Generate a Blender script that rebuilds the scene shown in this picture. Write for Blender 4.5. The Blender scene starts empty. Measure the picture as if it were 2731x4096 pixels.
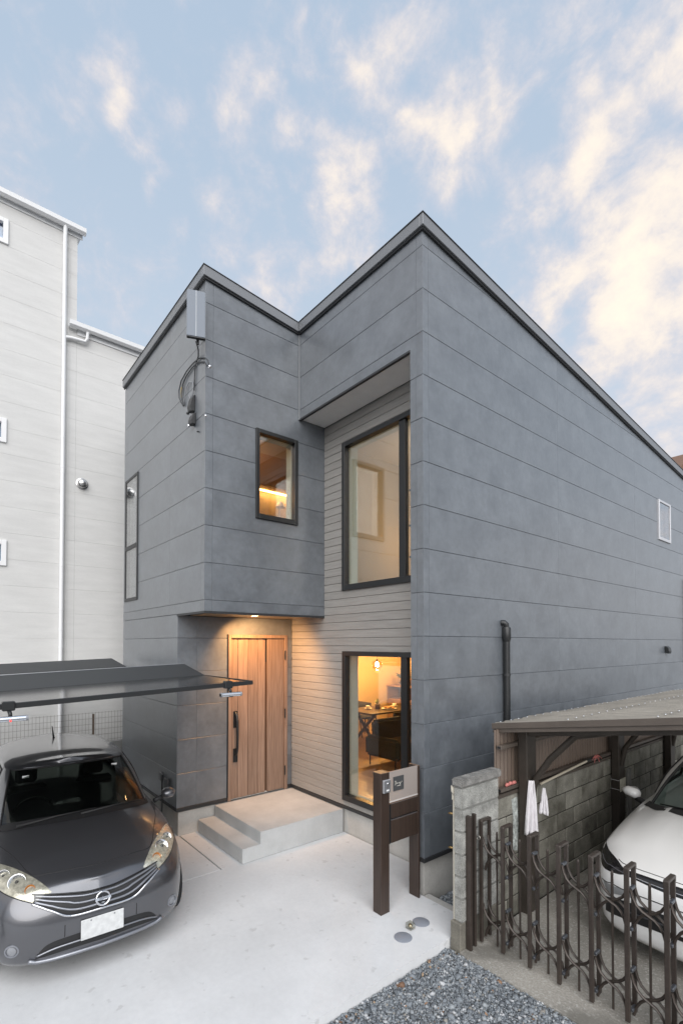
import bpy, bmesh, math, random
import numpy as np
from mathutils import Vector, Matrix, noise
from mathutils.bvhtree import BVHTree
R = math.radians
random.seed(7)
C = bpy.context.scene.collection
scene = bpy.context.scene

# ------------------------------------------------------------------ camera
cam_d = bpy.data.cameras.new('camera')
cam = bpy.data.objects.new('camera', cam_d); C.objects.link(cam)
cam.location = (3.3071, -3.8317, 2.5763)
cam.rotation_euler = (math.pi / 2 + 0.0188, 0, 0.8797)
cam_d.sensor_fit = 'HORIZONTAL'; cam_d.sensor_width = 36
cam_d.lens = 36 * 1941.74 / 2731
cam_d.shift_y = 491.09 / 2731
cam_d.clip_start = 0.05; cam_d.clip_end = 2000
scene.camera = cam

# ------------------------------------------------------------------ light
SUN_EL, SUN_AZ = R(36), R(-36)     # soft sun behind thin cloud; azimuth measured from +X towards +Y
world = bpy.data.worlds.new('World'); scene.world = world; world.use_nodes = True
nt = world.node_tree; nt.nodes.clear()
def N(tree, typ, **kw):
    n = tree.nodes.new(typ)
    for k, v in kw.items(): setattr(n, k, v)
    return n
def val(n, **kw):
    for k, v in kw.items(): n.inputs[k.replace('_', ' ')].default_value = v
    return n
def LK(tree, a, b): tree.links.new(a, b)

def build_world():
    out = N(nt, 'ShaderNodeOutputWorld'); bg = N(nt, 'ShaderNodeBackground')
    bg.inputs['Strength'].default_value = 0.06
    sky = N(nt, 'ShaderNodeTexSky', sky_type='NISHITA')
    sky.sun_disc = False; sky.sun_elevation = SUN_EL; sky.sun_rotation = math.pi / 2 - SUN_AZ
    sky.altitude = 100; sky.air_density = 1.0; sky.dust_density = 2.2; sky.ozone_density = 1.4
    tc = N(nt, 'ShaderNodeTexCoord')
    sep = N(nt, 'ShaderNodeSeparateXYZ'); LK(nt, tc.outputs['Generated'], sep.inputs[0])
    # project the view direction on a cloud layer: (x, y) / (z + k)
    zc = N(nt, 'ShaderNodeMath', operation='MAXIMUM'); zc.inputs[1].default_value = 0.0; LK(nt, sep.outputs[2], zc.inputs[0])
    za = N(nt, 'ShaderNodeMath', operation='ADD'); za.inputs[1].default_value = 0.22; LK(nt, zc.outputs[0], za.inputs[0])
    dx = N(nt, 'ShaderNodeMath', operation='DIVIDE'); LK(nt, sep.outputs[0], dx.inputs[0]); LK(nt, za.outputs[0], dx.inputs[1])
    dy = N(nt, 'ShaderNodeMath', operation='DIVIDE'); LK(nt, sep.outputs[1], dy.inputs[0]); LK(nt, za.outputs[0], dy.inputs[1])
    cmb = N(nt, 'ShaderNodeCombineXYZ'); LK(nt, dx.outputs[0], cmb.inputs[0]); LK(nt, dy.outputs[0], cmb.inputs[1])
    def nz(scale, detail, rough, dist, off):
        m = N(nt, 'ShaderNodeMapping'); m.inputs['Location'].default_value = off; LK(nt, cmb.outputs[0], m.inputs[0])
        t = N(nt, 'ShaderNodeTexNoise'); t.inputs['Scale'].default_value = scale; t.inputs['Detail'].default_value = detail
        t.inputs['Roughness'].default_value = rough; t.inputs['Distortion'].default_value = dist
        LK(nt, m.outputs[0], t.inputs['Vector']); return t.outputs[0]
    def nd(scale, detail, rough, dist, off, lac=2.1):
        m = N(nt, 'ShaderNodeMapping'); m.inputs['Location'].default_value = off; m.inputs['Scale'].default_value = (1, 1, 1.25); LK(nt, tc.outputs['Generated'], m.inputs[0])
        t = N(nt, 'ShaderNodeTexNoise'); t.inputs['Scale'].default_value = scale; t.inputs['Detail'].default_value = detail; t.inputs['Lacunarity'].default_value = lac
        t.inputs['Roughness'].default_value = rough; t.inputs['Distortion'].default_value = dist
        LK(nt, m.outputs[0], t.inputs['Vector']); return t.outputs[0]
    big = nz(0.9, 3, 0.5, 0.3, CLOUD_OFF1)
    mid = nd(9.0, 6, 0.60, 0.25, CLOUD_OFF2)
    fine = nd(26.0, 4, 0.66, 0.2, (4.1, 0.7, 0))
    # cloud banks by direction, their outline broken up by noise
    wn = N(nt, 'ShaderNodeTexNoise'); wn.inputs['Scale'].default_value = 9.0; wn.inputs['Detail'].default_value = 2; LK(nt, tc.outputs['Generated'], wn.inputs['Vector'])
    ws = N(nt, 'ShaderNodeVectorMath', operation='SUBTRACT'); ws.inputs[1].default_value = (0.5, 0.5, 0.5); LK(nt, wn.outputs['Color'], ws.inputs[0])
    wm = N(nt, 'ShaderNodeVectorMath', operation='SCALE'); wm.inputs['Scale'].default_value = 0.10; LK(nt, ws.outputs[0], wm.inputs[0])
    wa = N(nt, 'ShaderNodeVectorMath', operation='ADD'); LK(nt, tc.outputs['Generated'], wa.inputs[0]); LK(nt, wm.outputs[0], wa.inputs[1])
    acc = None
    for (bx, by, bz_, br, bw_) in BLOBS:
        dn = N(nt, 'ShaderNodeVectorMath', operation='DISTANCE'); LK(nt, wa.outputs[0], dn.inputs[0]); dn.inputs[1].default_value = (bx, by, bz_)
        mr = N(nt, 'ShaderNodeMapRange', interpolation_type='SMOOTHSTEP'); LK(nt, dn.outputs['Value'], mr.inputs[0])
        mr.inputs[1].default_value = 0.0; mr.inputs[2].default_value = br * 1.6; mr.inputs[3].default_value = bw_ * 1.12; mr.inputs[4].default_value = 0.0
        if acc is None: acc = mr.outputs[0]
        else:
            mx_ = N(nt, 'ShaderNodeMath', operation='SMOOTH_MAX'); mx_.inputs[2].default_value = 0.12; LK(nt, acc, mx_.inputs[0]); LK(nt, mr.outputs[0], mx_.inputs[1]); acc = mx_.outputs[0]
    # away from those banks the same kind of broken cloud goes on
    dv = N(nt, 'ShaderNodeVectorMath', operation='DOT_PRODUCT'); LK(nt, tc.outputs['Generated'], dv.inputs[0]); dv.inputs[1].default_value = (-0.64, 0.53, 0.55)
    beh = N(nt, 'ShaderNodeMapRange', interpolation_type='SMOOTHSTEP'); LK(nt, dv.outputs['Value'], beh.inputs[0]); beh.inputs[1].default_value = 0.72; beh.inputs[2].default_value = 0.45
    bg2 = N(nt, 'ShaderNodeMapRange', interpolation_type='SMOOTHSTEP'); LK(nt, big, bg2.inputs[0]); bg2.inputs[1].default_value = 0.40; bg2.inputs[2].default_value = 0.62; bg2.inputs[4].default_value = 0.75
    bgm = N(nt, 'ShaderNodeMath', operation='MULTIPLY'); LK(nt, bg2.outputs[0], bgm.inputs[0]); LK(nt, beh.outputs[0], bgm.inputs[1])
    tot = N(nt, 'ShaderNodeMath', operation='MAXIMUM'); LK(nt, acc, tot.inputs[0]); LK(nt, bgm.outputs[0], tot.inputs[1])
    n1 = N(nt, 'ShaderNodeMath', operation='MULTIPLY_ADD'); n1.inputs[1].default_value = 2.0; n1.inputs[2].default_value = -1.0; LK(nt, mid, n1.inputs[0])
    n2 = N(nt, 'ShaderNodeMath', operation='MULTIPLY_ADD'); n2.inputs[1].default_value = 0.62; n2.inputs[2].default_value = -0.31; LK(nt, fine, n2.inputs[0])
    s1 = N(nt, 'ShaderNodeMath', operation='ADD'); LK(nt, n1.outputs[0], s1.inputs[0]); LK(nt, n2.outputs[0], s1.inputs[1])
    a3 = N(nt, 'ShaderNodeMath', operation='ADD'); LK(nt, s1.outputs[0], a3.inputs[0]); LK(nt, tot.outputs[0], a3.inputs[1])
    cov = N(nt, 'ShaderNodeMapRange', interpolation_type='SMOOTHSTEP'); cov.inputs[1].default_value = CLOUD_LO; cov.inputs[2].default_value = CLOUD_HI
    LK(nt, a3.outputs[0], cov.inputs[0])
    thick = N(nt, 'ShaderNodeMapRange', interpolation_type='SMOOTHSTEP'); thick.inputs[1].default_value = CLOUD_LO + 0.15; thick.inputs[2].default_value = CLOUD_HI + 0.50
    LK(nt, a3.outputs[0], thick.inputs[0])
    ccol = N(nt, 'ShaderNodeMix', data_type='RGBA'); LK(nt, thick.outputs[0], ccol.inputs[0])
    ccol.inputs[6].default_value = CLOUD_THIN; ccol.inputs[7].default_value = CLOUD_THICK
    # the blue of the sky: Nishita, evened with a pale haze
    haze = N(nt, 'ShaderNodeMix', data_type='RGBA'); haze.inputs[0].default_value = SKY_MIX
    LK(nt, sky.outputs[0], haze.inputs[6])
    hz_ = N(nt, 'ShaderNodeMapRange', interpolation_type='SMOOTHSTEP'); LK(nt, sep.outputs[2], hz_.inputs[0]); hz_.inputs[1].default_value = 0.85; hz_.inputs[2].default_value = 0.30
    pm = N(nt, 'ShaderNodeMix', data_type='RGBA'); LK(nt, hz_.outputs[0], pm.inputs[0]); pm.inputs[6].default_value = SKY_PALE; pm.inputs[7].default_value = SKY_LOW; LK(nt, pm.outputs[2], haze.inputs[7])
    cv = N(nt, 'ShaderNodeMath', operation='MULTIPLY'); cv.inputs[1].default_value = 0.90; LK(nt, cov.outputs[0], cv.inputs[0])
    mix = N(nt, 'ShaderNodeMix', data_type='RGBA'); LK(nt, cv.outputs[0], mix.inputs[0]); LK(nt, haze.outputs[2], mix.inputs[6]); LK(nt, ccol.outputs[2], mix.inputs[7])
    LK(nt, mix.outputs[2], bg.inputs[0]); LK(nt, bg.outputs[0], out.inputs[0])
CLOUD_OFF1 = (0.35, 0.2, 0); CLOUD_OFF2 = (1.3, 2.2, 0)
CLOUD_LO, CLOUD_HI = -0.02, 0.86
BLOBS = [(-0.632, 0.151, 0.76, 0.039, 0.4), (-0.655, 0.17, 0.736, 0.035, 0.48), (-0.674, 0.189, 0.714, 0.031, 0.55), (-0.693, 0.21, 0.689, 0.029, 0.6), (-0.715, 0.229, 0.661, 0.028, 0.52), (-0.724, 0.288, 0.627, 0.03, 0.35), (-0.579, 0.328, 0.746, 0.053, 0.5332), (-0.572, 0.366, 0.734, 0.047, 0.5332), (-0.555, 0.447, 0.702, 0.055, 0.645), (-0.549, 0.485, 0.681, 0.049, 0.602), (-0.468, 0.454, 0.758, 0.048, 0.43), (-0.496, 0.377, 0.782, 0.047, 0.42), (-0.451, 0.515, 0.729, 0.058, 0.47300000000000003), (-0.417, 0.549, 0.724, 0.072, 0.645), (-0.441, 0.57, 0.693, 0.061, 0.645), (-0.381, 0.579, 0.721, 0.071, 0.43), (-0.351, 0.654, 0.671, 0.051, 0.55), (-0.279, 0.632, 0.723, 0.053, 0.5), (-0.29, 0.681, 0.672, 0.058, 0.85), (-0.252, 0.684, 0.685, 0.067, 0.65), (-0.193, 0.688, 0.699, 0.053, 0.85), (-0.195, 0.649, 0.735, 0.058, 0.55), (-0.297, 0.739, 0.605, 0.062, 0.75), (-0.258, 0.777, 0.574, 0.089, 0.95), (-0.218, 0.77, 0.6, 0.077, 0.85), (-0.279, 0.802, 0.528, 0.08, 0.95), (-0.352, 0.747, 0.564, 0.068, 0.8), (-0.397, 0.736, 0.548, 0.056, 0.65), (-0.252, 0.842, 0.477, 0.087, 0.8), (-0.305, 0.835, 0.458, 0.086, 0.7), (-0.265, 0.883, 0.388, 0.085, 0.7), (-0.284, 0.901, 0.329, 0.072, 0.65), (-0.689, 0.315, 0.653, 0.037, 0.387), (-0.693, 0.354, 0.628, 0.047, 0.43), (-0.688, 0.399, 0.606, 0.054, 0.43), (-0.663, 0.442, 0.604, 0.054, 0.43), (-0.613, 0.485, 0.625, 0.053, 0.34400000000000003), (-0.53, 0.319, 0.786, 0.052, 0.33999999999999997), (-0.414, 0.464, 0.783, 0.076, 0.37), (-0.353, 0.538, 0.766, 0.07, 0.37)]
CLOUD_THIN = (5.3, 5.05, 5.5, 1); CLOUD_THICK = (8.5, 7.5, 6.15, 1)
SKY_LOW = (4.7, 5.35, 6.1, 1); SKY_PALE = (3.75, 4.65, 5.75, 1); SKY_MIX = 0.85
build_world()
world.cycles.sampling_method = 'MANUAL'; world.cycles.sample_map_resolution = 256

sun_d = bpy.data.lights.new('sun', 'SUN'); sun = bpy.data.objects.new('sun', sun_d); C.objects.link(sun)
sun_d.energy = 1.5; sun_d.angle = R(70); sun_d.color = (1.0, 0.985, 0.97)
sd = Vector((math.cos(SUN_EL) * math.cos(SUN_AZ), math.cos(SUN_EL) * math.sin(SUN_AZ), math.sin(SUN_EL)))
sun.rotation_euler = sd.to_track_quat('Z', 'Y').to_euler(); sun.location = sd * 60
sun['kind'] = 'helper'
scene.view_settings.view_transform = 'Standard'; scene.view_settings.look = 'None'
scene.view_settings.gamma = 1; scene.view_settings.use_curve_mapping = False
scene.view_settings.exposure = 1.22
scene.render.engine = 'CYCLES'
scene.cycles.max_bounces = 8; scene.cycles.diffuse_bounces = 4; scene.cycles.glossy_bounces = 4
scene.cycles.transparent_max_bounces = 12; scene.cycles.transmission_bounces = 6
scene.cycles.caustics_reflective = False; scene.cycles.caustics_refractive = False
scene.cycles.sample_clamp_indirect = 6
scene.cycles.use_denoising = True

# ------------------------------------------------------------------ materials
MATS = {}
def mat(name, col, rough=0.6, metal=0.0, var=0.0, vscale=4.0, vcol=None, bump=0.0, bscale=60.0, spec=0.5, coat=0.0, coat_rough=0.05,
        stretch=None, space='world', detail=6, emit=None, estr=0.0, fine=0.0, fscale=80.0, dist=0.0, alpha=None, rvar=0.0, prand=0.0, coat_ior=1.5):
    if name in MATS: return MATS[name]
    m = bpy.data.materials.new(name); m.use_nodes = True; t = m.node_tree
    b = t.nodes['Principled BSDF']
    b.inputs['Base Color'].default_value = (*col, 1); b.inputs['Roughness'].default_value = rough
    b.inputs['Metallic'].default_value = metal; b.inputs['Specular IOR Level'].default_value = spec
    b.inputs['Coat Weight'].default_value = coat; b.inputs['Coat Roughness'].default_value = coat_rough; b.inputs['Coat IOR'].default_value = coat_ior
    if emit: b.inputs['Emission Color'].default_value = (*emit, 1); b.inputs['Emission Strength'].default_value = estr
    if alpha is not None: b.inputs['Alpha'].default_value = alpha
    if var or bump or fine:
        if space == 'world':
            g = N(t, 'ShaderNodeNewGeometry'); src = g.outputs['Position']
        else:
            g = N(t, 'ShaderNodeTexCoord'); src = g.outputs['Object']
        mp = N(t, 'ShaderNodeMapping'); LK(t, src, mp.inputs[0])
        if stretch: mp.inputs['Scale'].default_value = stretch
        if prand:
            oi = N(t, 'ShaderNodeObjectInfo'); of_ = N(t, 'ShaderNodeVectorMath', operation='SCALE'); of_.inputs[0].default_value = (7.3, 5.1, 9.7); LK(t, oi.outputs['Random'], of_.inputs['Scale'])
            LK(t, of_.outputs[0], mp.inputs['Location'])
        def noi(sc, de=detail, ro=0.6):
            n = N(t, 'ShaderNodeTexNoise'); n.inputs['Scale'].default_value = sc; n.inputs['Detail'].default_value = de
            n.inputs['Roughness'].default_value = ro; n.inputs['Distortion'].default_value = dist
            LK(t, mp.outputs[0], n.inputs['Vector']); return n
        cur = None
        if var:
            n = noi(vscale)
            mr = N(t, 'ShaderNodeMapRange'); mr.inputs[1].default_value = 0.32; mr.inputs[2].default_value = 0.68; LK(t, n.outputs[0], mr.inputs[0])
            mx = N(t, 'ShaderNodeMix', data_type='RGBA'); LK(t, mr.outputs[0], mx.inputs[0])
            c2 = vcol if vcol else tuple(min(1, c * (1 + var)) for c in col)
            c1 = col if vcol else tuple(c * (1 - var) for c in col)
            mx.inputs[6].default_value = (*c1, 1); mx.inputs[7].default_value = (*c2, 1); cur = mx.outputs[2]
            if rvar:
                rr = N(t, 'ShaderNodeMapRange'); rr.inputs[3].default_value = rough - rvar; rr.inputs[4].default_value = rough + rvar
                LK(t, n.outputs[0], rr.inputs[0]); LK(t, rr.outputs[0], b.inputs['Roughness'])
        if fine:
            n = noi(fscale, 3)
            mr = N(t, 'ShaderNodeMapRange'); mr.inputs[1].default_value = 0.3; mr.inputs[2].default_value = 0.7
            mr.inputs[3].default_value = 1 - fine; mr.inputs[4].default_value = 1 + fine; LK(t, n.outputs[0], mr.inputs[0])
            hs = N(t, 'ShaderNodeMix', data_type='RGBA', blend_type='MULTIPLY'); hs.inputs[0].default_value = 1
            if cur: LK(t, cur, hs.inputs[6])
            else: hs.inputs[6].default_value = (*col, 1)
            LK(t, mr.outputs[0], hs.inputs[7]); cur = hs.outputs[2]
        if prand and cur:
            mr = N(t, 'ShaderNodeMapRange'); mr.inputs[3].default_value = 1 - prand; mr.inputs[4].default_value = 1 + prand; LK(t, oi.outputs['Random'], mr.inputs[0])
            hs = N(t, 'ShaderNodeMix', data_type='RGBA', blend_type='MULTIPLY'); hs.inputs[0].default_value = 1; LK(t, cur, hs.inputs[6]); LK(t, mr.outputs[0], hs.inputs[7]); cur = hs.outputs[2]
        if cur: LK(t, cur, b.inputs['Base Color'])
        if bump:
            n = noi(bscale, 4)
            bp = N(t, 'ShaderNodeBump'); bp.inputs['Strength'].default_value = bump; bp.inputs['Distance'].default_value = 0.004
            LK(t, n.outputs[0], bp.inputs['Height']); LK(t, bp.outputs[0], b.inputs['Normal'])
    MATS[name] = m; return m

def add_specks(m, scale, lo, hi, col, amount):
    t = m.node_tree; b = t.nodes['Principled BSDF']; l = b.inputs['Base Color'].links[0]; src = l.from_socket
    g = N(t, 'ShaderNodeNewGeometry'); n = N(t, 'ShaderNodeTexNoise'); n.inputs['Scale'].default_value = scale; n.inputs['Detail'].default_value = 3; LK(t, g.outputs['Position'], n.inputs['Vector'])
    r = N(t, 'ShaderNodeMapRange', interpolation_type='SMOOTHSTEP'); r.inputs[1].default_value = lo; r.inputs[2].default_value = hi; r.inputs[4].default_value = amount; LK(t, n.outputs[0], r.inputs[0])
    x = N(t, 'ShaderNodeMix', data_type='RGBA'); LK(t, r.outputs[0], x.inputs[0]); LK(t, src, x.inputs[6]); x.inputs[7].default_value = (*col, 1); LK(t, x.outputs[2], b.inputs['Base Color'])

def wood_mat(name, c1, c2, axis='Z', scale=14, rough=0.5, spec=0.4):
    if name in MATS: return MATS[name]
    m = bpy.data.materials.new(name); m.use_nodes = True; t = m.node_tree; b = t.nodes['Principled BSDF']
    g = N(t, 'ShaderNodeNewGeometry'); mp = N(t, 'ShaderNodeMapping'); LK(t, g.outputs['Position'], mp.inputs[0])
    s = {'X': (0.06, 1, 1), 'Y': (1, 0.06, 1), 'Z': (1, 1, 0.05)}[axis]; mp.inputs['Scale'].default_value = s
    n = N(t, 'ShaderNodeTexNoise'); n.inputs['Scale'].default_value = scale * 4; n.inputs['Detail'].default_value = 7; n.inputs['Distortion'].default_value = 0.6
    LK(t, mp.outputs[0], n.inputs['Vector'])
    oi = N(t, 'ShaderNodeObjectInfo'); 
    mr = N(t, 'ShaderNodeMapRange'); mr.inputs[1].default_value = 0.3; mr.inputs[2].default_value = 0.7; LK(t, n.outputs[0], mr.inputs[0])
    mx = N(t, 'ShaderNodeMix', data_type='RGBA'); mx.inputs[6].default_value = (*c1, 1); mx.inputs[7].default_value = (*c2, 1); LK(t, mr.outputs[0], mx.inputs[0])
    rm = N(t, 'ShaderNodeMapRange'); rm.inputs[3].default_value = 0.86; rm.inputs[4].default_value = 1.12; LK(t, oi.outputs['Random'], rm.inputs[0])
    mu = N(t, 'ShaderNodeMix', data_type='RGBA', blend_type='MULTIPLY'); mu.inputs[0].default_value = 1; LK(t, mx.outputs[2], mu.inputs[6]); LK(t, rm.outputs[0], mu.inputs[7])
    LK(t, mu.outputs[2], b.inputs['Base Color']); b.inputs['Roughness'].default_value = rough; b.inputs['Specular IOR Level'].default_value = spec
    bp = N(t, 'ShaderNodeBump'); bp.inputs['Strength'].default_value = 0.15; bp.inputs['Distance'].default_value = 0.002; LK(t, n.outputs[0], bp.inputs['Height']); LK(t, bp.outputs[0], b.inputs['Normal'])
    MATS[name] = m; return m

def glass_mat(name, tint=(1, 1, 1), ior=1.9, rough=0.0, extra=0.0):
    """thin pane: see through, with a Fresnel mirror (two panes of a double glazing)"""
    if name in MATS: return MATS[name]
    m = bpy.data.materials.new(name); m.use_nodes = True; t = m.node_tree; t.nodes.remove(t.nodes['Principled BSDF'])
    o = t.nodes['Material Output']
    tr = N(t, 'ShaderNodeBsdfTransparent'); tr.inputs[0].default_value = (*tint, 1)
    gl = N(t, 'ShaderNodeBsdfGlossy'); gl.inputs['Roughness'].default_value = rough
    lw = N(t, 'ShaderNodeLayerWeight'); lw.inputs[0].default_value = 0.5
    pw = N(t, 'ShaderNodeMath', operation='POWER'); pw.inputs[1].default_value = 4.0; LK(t, lw.outputs['Facing'], pw.inputs[0])
    f0 = ((ior - 1) / (ior + 1)) ** 2 + extra
    ad = N(t, 'ShaderNodeMath', operation='MULTIPLY_ADD', use_clamp=True); ad.inputs[1].default_value = 1 - f0; ad.inputs[2].default_value = f0; LK(t, pw.outputs[0], ad.inputs[0])
    mx = N(t, 'ShaderNodeMixShader'); LK(t, ad.outputs[0], mx.inputs[0]); LK(t, tr.outputs[0], mx.inputs[1]); LK(t, gl.outputs[0], mx.inputs[2])
    LK(t, mx.outputs[0], o.inputs[0]); MATS[name] = m; return m

# ------------------------------------------------------------------ mesh helpers
class MB:
    def __init__(s): s.v = []; s.f = []
    def add(s, vs, fs):
        o = len(s.v); s.v += [tuple(p) for p in vs]; s.f += [tuple(i + o for i in f) for f in fs]; return s
    def box(s, x0, x1, y0, y1, z0, z1):
        return s.add([(x0, y0, z0), (x1, y0, z0), (x1, y1, z0), (x0, y1, z0), (x0, y0, z1), (x1, y0, z1), (x1, y1, z1), (x0, y1, z1)],
                     [(3, 2, 1, 0), (4, 5, 6, 7), (0, 1, 5, 4), (1, 2, 6, 5), (2, 3, 7, 6), (3, 0, 4, 7)])
    def hexa(s, b4, t4):
        return s.add(list(b4) + list(t4), [(3, 2, 1, 0), (4, 5, 6, 7), (0, 1, 5, 4), (1, 2, 6, 5), (2, 3, 7, 6), (3, 0, 4, 7)])
    def tube(s, path, r, n=8, cap=True, flat=None):
        P = [Vector(p) for p in path]; rings = []
        up = None
        for i, p in enumerate(P):
            d = (P[min(i + 1, len(P) - 1)] - P[max(i - 1, 0)]).normalized()
            if up is None:
                a = Vector((0, 0, 1)) if abs(d.z) < 0.9 else Vector((1, 0, 0))
            else: a = up
            x = d.cross(a)
            if x.length < 1e-6: x = d.cross(Vector((0, 1, 0)))
            x.normalize(); y = x.cross(d).normalized(); up = y
            rr = r[i] if isinstance(r, (list, tuple)) else r
            rings.append([p + (x * math.cos(2 * math.pi * k / n) + y * math.sin(2 * math.pi * k / n) * (flat or 1)) * rr for k in range(n)])
        vs = [q for ring in rings for q in ring]; fs = []
        for i in range(len(P) - 1):
            for k in range(n):
                a, b = i * n + k, i * n + (k + 1) % n
                fs.append((a, b, b + n, a + n))
        if cap: fs.append(tuple(range(n - 1, -1, -1))); fs.append(tuple((len(P) - 1) * n + k for k in range(n)))
        return s.add(vs, fs)
    def lathe(s, prof, c=(0, 0, 0), n=16, axis='Z', cap=True):
        vs = []; fs = []
        for r, h in prof:
            for k in range(n):
                a = 2 * math.pi * k / n; x, y = r * math.cos(a), r * math.sin(a)
                p = {'Z': (x, y, h), 'X': (h, x, y), 'Y': (y, h, x)}[axis]
                vs.append((p[0] + c[0], p[1] + c[1], p[2] + c[2]))
        m = len(prof)
        for i in range(m - 1):
            for k in range(n):
                a, b = i * n + k, i * n + (k + 1) % n
                fs.append((a, b, b + n, a + n))
        if cap: fs.append(tuple(range(n - 1, -1, -1))); fs.append(tuple((m - 1) * n + k for k in range(n)))
        return s.add(vs, fs)
    def prism(s, poly, axis, a0, a1):
        """poly 2D in the plane across axis: X->(y,z) Y->(x,z) Z->(x,y)"""
        def P(p, h): return {'X': (h, p[0], p[1]), 'Y': (p[0], h, p[1]), 'Z': (p[0], p[1], h)}[axis]
        n = len(poly); vs = [P(p, a0) for p in poly] + [P(p, a1) for p in poly]
        fs = [tuple(range(n - 1, -1, -1)), tuple(range(n, 2 * n))] + [(i, (i + 1) % n, n + (i + 1) % n, n + i) for i in range(n)]
        return s.add(vs, fs)
    def mesh(s, name, m=None, smooth=False, bevel=0.0, seg=1, recalc=True, autosmooth=None):
        me = bpy.data.meshes.new(name); me.from_pydata(s.v, [], s.f); me.update()
        if bevel or recalc:
            b = bmesh.new(); b.from_mesh(me)
            if recalc: bmesh.ops.recalc_face_normals(b, faces=b.faces)
            if bevel: bmesh.ops.bevel(b, geom=list(b.edges), offset=bevel, segments=seg, affect='EDGES', clamp_overlap=True)
            b.to_mesh(me); b.free()
        if smooth:
            me.polygons.foreach_set('use_smooth', [True] * len(me.polygons))
            if autosmooth:
                try: me.set_sharp_from_angle(angle=R(autosmooth))
                except Exception: pass
        if m: me.materials.append(m)
        return me
def link(name, me, parent=None, loc=None):
    o = bpy.data.objects.new(name, me); C.objects.link(o)
    if parent is not None:
        o.parent = parent
        if loc is None:      # mesh is in world coordinates: undo the parent's offset
            w = Vector((0, 0, 0)); p = parent
            while p is not None: w += p.location; p = p.parent
            loc = -w
    if loc is not None: o.location = loc
    return o
def tag(o, label=None, cat=None, group=None, kind=None):
    if label: o['label'] = label
    if cat: o['category'] = cat
    if group: o['group'] = group
    if kind: o['kind'] = kind
    return o
def thing(name, label, cat, loc=(0, 0, 0), rz=0.0, group=None, kind=None):
    o = bpy.data.objects.new(name, None); C.objects.link(o); o.location = loc; o.rotation_euler = (0, 0, rz)
    o.empty_display_size = 0.1
    return tag(o, label, cat, group, kind)
def part(name, mb, m, parent, smooth=False, bevel=0.0, seg=1, label=None, autosmooth=None, local=False):
    o = link(name, mb.mesh(name, m, smooth, bevel, seg, autosmooth=autosmooth), parent, (0, 0, 0) if local else None)
    if label: o['label'] = label
    return o
def B(*a): return MB().box(*a)

# walls are drawn in (a, z) on a plane: 'X' plane x = p, a = y ; 'Y' plane y = p, a = x ; sgn = outward direction
def on_plane(pl, p, a, z, dep=0.0, sgn=1):
    return (p + sgn * dep, a, z) if pl == 'X' else (a, p + sgn * dep, z)
def wall_solid(pl, p, sgn, a0, a1, z0, z1, holes, thick, ztop=None, extra_a=()):
    """one connected solid wall with rectangular openings, outer face at p, body behind it"""
    A = sorted({a0, a1, *[h[0] for h in holes], *[h[1] for h in holes], *extra_a}); Z = sorted({z0, z1, *[h[2] for h in holes], *[h[3] for h in holes]})
    A = [a for a in A if a0 - 1e-6 <= a <= a1 + 1e-6]; Z = [z for z in Z if z0 - 1e-6 <= z <= z1 + 1e-6]
    def solid(i, j):
        if i < 0 or j < 0 or i >= len(A) - 1 or j >= len(Z) - 1: return False
        ca, cz = (A[i] + A[i + 1]) / 2, (Z[j] + Z[j + 1]) / 2
        return not any(h[0] < ca < h[1] and h[2] < cz < h[3] for h in holes)
    idx = {}; mb = MB()
    def vid(i, j, k):
        if (i, j, k) not in idx:
            z = Z[j]
            if ztop and j == len(Z) - 1: z = ztop(A[i])
            idx[(i, j, k)] = len(mb.v); mb.v.append(on_plane(pl, p, A[i], z, -thick * k, sgn))
        return idx[(i, j, k)]
    for i in range(len(A) - 1):
        for j in range(len(Z) - 1):
            if not solid(i, j): continue
            for k in (0, 1): mb.f.append((vid(i, j, k), vid(i + 1, j, k), vid(i + 1, j + 1, k), vid(i, j + 1, k)))
            for di, dj, e in ((-1, 0, ((i, j), (i, j + 1))), (1, 0, ((i + 1, j), (i + 1, j + 1))), (0, -1, ((i, j), (i + 1, j))), (0, 1, ((i, j + 1), (i + 1, j + 1)))):
                if not solid(i + di, j + dj):
                    (p1, p2) = e; mb.f.append((vid(*p1, 0), vid(*p2, 0), vid(*p2, 1), vid(*p1, 1)))
    return mb
def clip(poly, n, c):
    """poly: list of (a, z, flag of the edge to the next point); keep n.p <= c ; the cut edge gets flag 0"""
    out = []
    for i, q in enumerate(poly):
        r = poly[(i + 1) % len(poly)]; dq = n[0] * q[0] + n[1] * q[1] - c; dr = n[0] * r[0] + n[1] * r[1] - c
        if dq <= 1e-9: out.append(q)
        if (dq < -1e-9 and dr > 1e-9) or (dq > 1e-9 and dr < -1e-9):
            t = dq / (dq - dr); x = (q[0] + (r[0] - q[0]) * t, q[1] + (r[1] - q[1]) * t)
            out.append((*x, 0 if dq < 0 else q[2]))
    # edge flags: after leaving point the next edge is the cut
    return out if len(out) >= 3 else []
def inset(poly, off):
    n = len(poly); L = []
    for i in range(n):
        a, b = poly[i], poly[(i + 1) % n]; d = Vector((b[0] - a[0], b[1] - a[1]))
        if d.length < 1e-9: d = Vector((1, 0))
        d.normalize(); nrm = Vector((-d.y, d.x)); o = (off if abs(d.x) > abs(d.y) else off * 0.3) if a[2] else 0.0
        L.append((Vector((a[0], a[1])) + nrm * o, d, a[2]))
    out = []
    for i in range(n):
        p1, d1, _ = L[i - 1]; p2, d2, fl = L[i]
        den = d1.x * d2.y - d1.y * d2.x
        if abs(den) < 1e-6: q = p2
        else:
            t = ((p2.x - p1.x) * d2.y - (p2.y - p1.y) * d2.x) / den; q = p1 + d1 * t
        out.append((q.x, q.y, fl))
    return out
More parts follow.
